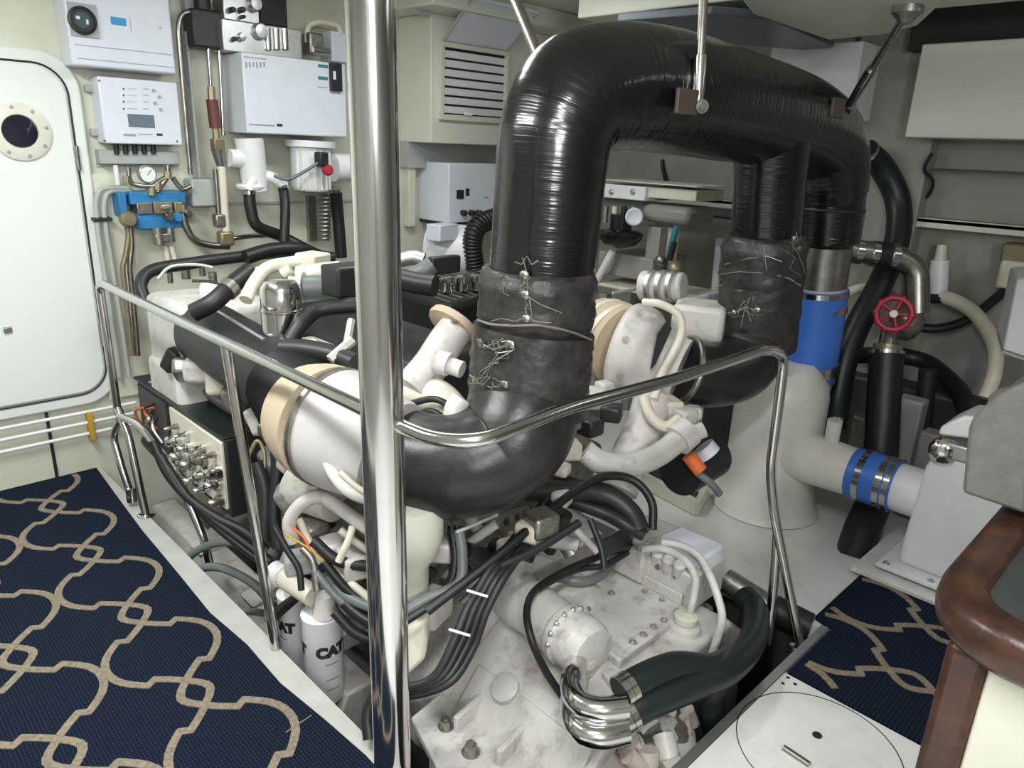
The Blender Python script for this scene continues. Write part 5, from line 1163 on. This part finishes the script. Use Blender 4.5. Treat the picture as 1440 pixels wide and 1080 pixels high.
for px, py, r in ((705, 905, .030), (712, 970, .045), (690, 930, .022)): G('cast_boss', 'gearwhite', MB().lathe(W(px, py, Z=-.03), (-.5, 0, .8), [(r, -.03), (r, .018), (r*.8, .024), (0, .024)], 20))
# side cover plate on the sloping left shoulder
sl = [Vector((1.19, .95, -.19)), Vector((1.33, .95, -.025)), Vector((1.33, 1.42, -.025)), Vector((1.19, 1.42, -.19))]
G('side_cover', 'gearwhite', MB().prism(sl, Vector((-.5, 0, .42)).normalized()*.014), bevel=.006)
# mounting bracket with ribs
mp_ = [W(578, 1008, Z=-.12), W(648, 950, Z=-.12), W(800, 1075, Z=-.12), W(760, 1130, Z=-.12), W(640, 1130, Z=-.12)]
mb2 = G('mounting_bracket', 'gearwhite', MB().prism([p-Vector((0, 0, .03)) for p in mp_], (0, 0, .03)), bevel=.006)
for a, b in (((640, 1030), (690, 985)), ((700, 1078), (745, 1030))): 
    p, q = W(*a, Z=-.12), W(*b, Z=-.12); v = (q-p).normalized(); nn = Vector((-v.y, v.x, 0))*.009
    G('rib', 'gearwhite', MB().prism([p-nn, p+nn, q+nn+Vector((0, 0, .0)), q-nn], (0, 0, .055)), mb2, bevel=.004)
G('bracket_flange', 'gearwhite', MB().prism([W(640, 955, Z=-.12), W(655, 945, Z=-.12), W(808, 1068, Z=-.12), W(798, 1078, Z=-.12)], (0, 0, .05)), mb2, bevel=.006)
for px, py, r in ((627, 1022, .017), (662, 1058, .019), (714, 1012, .009), (752, 1065, .011), (653, 975, .012)): bolt(W(px, py, Z=-.12), (0, 0, 1), r, mb2, h=1.5)
# valve block on the right
zb0, zb1 = ZG-.02, ZG+.115
va, vb = W(888, 812, Z=ZG), W(972, 855, Z=ZG)
vb1 = G('valve_block', 'gearwhite', MB().bb((va.x-.0, vb.y, zb0), (va.x+.20, va.y+.03, zb1)), bevel=.008)
G('valve_cap', 'gearwhite', MB().bb((va.x-.03, va.y-.06, zb0+.03), (va.x+.22, va.y+.10, zb1+.02)), bevel=.012)
q0 = [W(925, 752, Z=.27), W(958, 738, Z=.27), W(1020, 765, Z=.27), W(985, 790, Z=.27)]
G('solenoid_lid', 'boxwhite', MB().prism([p-Vector((0, 0, .07)) for p in q0], (0, 0, .07)), bevel=.012)
for k in range(5):
    p = W(895+k*15, 765+k*8, Z=.255); G('spool_cap', 'gearwhite', MB().lathe(p, (-.3, -.2, 1), [(.022, -.05), (.022, .012), (.014, .02), (0, .02)], 14))
for px, py in ((900, 785), (925, 797), (950, 810), (905, 812), (935, 826), (958, 838)): bolt(W(px, py, X=va.x), (-1, 0, 0), .008, gb)
G('block_ribs', 'gearwhite', MB().bb((va.x-.012, vb.y+.03, zb0+.02), (va.x, va.y-.02, zb0+.06)), bevel=.004)
for pts in ([(900, 772, .30), (935, 770, .29), (968, 790, .28), (980, 815, .24), (974, 850, .2), (966, 872, .12)], [(930, 762, .31), (960, 766, .31), (985, 782, .3), (1002, 815, .28), (1018, 868, .2), (1008, 900, .12), (998, 930, .04)]):
    G('oil_pipe', 'gearwhite', MB().tube(bend([W(a, b, Z=z) for a, b, z in pts], .05), .0125, 12))
# chromed twin bends and coolant hoses
for k, dz in enumerate((0, -.055)):
    oy = k*46*.9
    pts = [W(812, 925+oy*.35, Z=.13+dz*.4), W(806, 950+oy*.6, Z=.15+dz), W(806, 972+oy*.85, Z=.15+dz), W(818, 990+oy*.92, Z=.15+dz), W(845, 998+oy*.9, Z=.15+dz), W(880, 995+oy*.8, Z=.15+dz)]
    G('chromed_bend', 'polish', MB().tube(spline(pts, 8), .034, 20))
G('rust_collar', 'rustwhite', MB().lathe(W(818, 922, Z=.14), (0, -.4, 1), [(.05, -.03), (.05, .0), (.04, .01)], 20))
G('flange_foot', 'gearwhite', MB().prism([W(845, 955, Z=.07), W(905, 930, Z=.07), W(925, 960, Z=.07), W(870, 985, Z=.07)], (0, 0, .03)), bevel=.006)
h1 = [W(872, 975, Z=.155), W(905, 955, Z=.17), W(950, 938, Z=.17), W(1000, 940, Z=.13), W(1040, 925, Z=.08)]
h2 = [W(872, 1012, Z=.10), W(910, 990, Z=.12), W(970, 965, Z=.13), W(1025, 940, Z=.12), W(1058, 900, Z=.10), W(1062, 860, Z=.10), W(1048, 840, Z=.10)]
for pts in (h1, h2):
    sp = spline(pts, 8); o = G('coolant_hose', 'greenrubber', MB().tube(sp, .043, 20))
    for k in (1, 3): dq = (sp[k+1]-sp[k]).normalized(); G('hose_clamp', 'steel', MB().cyl(sp[k]-dq*.009, sp[k]+dq*.009, .047, seg=22), o)
G('coolant_hose', 'greenrubber', MB().tube(spline([W(1010, 950, Z=.07), W(1000, 985, Z=.0), W(1005, 1020, Z=-.08), W(1020, 1050, Z=-.2)], 8), .04, 18))
G('grey_pipe', 'boltsteel', MB().tube([W(1020, 815, Z=.03), W(1075, 850, Z=.0), W(1130, 880, Z=-.04)], .045, 18))
G('pipe_end', 'dark', MB().cyl(W(1085, 855, Z=-.01), W(1138, 882, Z=-.04), .052, seg=20))
G('oil_line', 'rubber', MB().tube(spline([W(890, 768, Z=.26), W(850, 780, Z=.24), W(800, 800, Z=.24), (W(755, 828, Z=.25)), W(741, 858, Z=.24), W(748, 900, Z=.2), W(768, 945, Z=.1), W(795, 985, Z=.02)], 8), .0115, 10))
G('oil_line', 'rubber', MB().tube(spline([W(885, 775, Z=.24), W(850, 795, Z=.22), W(815, 800, Z=.22), W(780, 815, Z=.24), W(757, 828, Z=.25)], 8), .011, 10))
G('grey_line', 'greyhose', MB().tube(spline([W(870, 775, Z=.18), W(850, 805, Z=.17), W(820, 818, Z=.17), W(785, 812, Z=.18)], 8), .017, 10))
# output side, low and aft
G('output_housing', 'rustwhite', MB().lathe((1.42, .98, -.33), (0, -1, 0), [(.30, 0), (.30, .05), (.24, .09), (.2, .13), (.08, .15)], 40))
G('lower_casting', 'gearwhite', MB().prism([W(850, 1000, Z=-.05), W(975, 985, Z=-.05), W(985, 1060, Z=-.05), W(900, 1090, Z=-.05)], (0, 0, -.2)), bevel=.03)
rg = random.Random(5)
for k in range(14):
    px, py = rg.uniform(880, 975), rg.uniform(1000, 1080)
    p = W(px, py, Z=-.03); v = Vector((rg.uniform(-1, 1), rg.uniform(-1, 1), rg.uniform(-.3, 1))).normalized()*rg.uniform(.02, .05)
    G('pump_fitting', rg.choice(['gearwhite', 'gearwhite', 'rustwhite', 'boltsteel']), MB().cyl(p-v, p+v, rg.uniform(.015, .035), seg=12))
for px, py in ((985, 900), (992, 860), (1000, 940), (985, 880), (1010, 900)): G('fitting', 'boltsteel', MB().ball(W(px, py, Z=.0), .03, 10, 7))
bpy.context.view_layer.update()
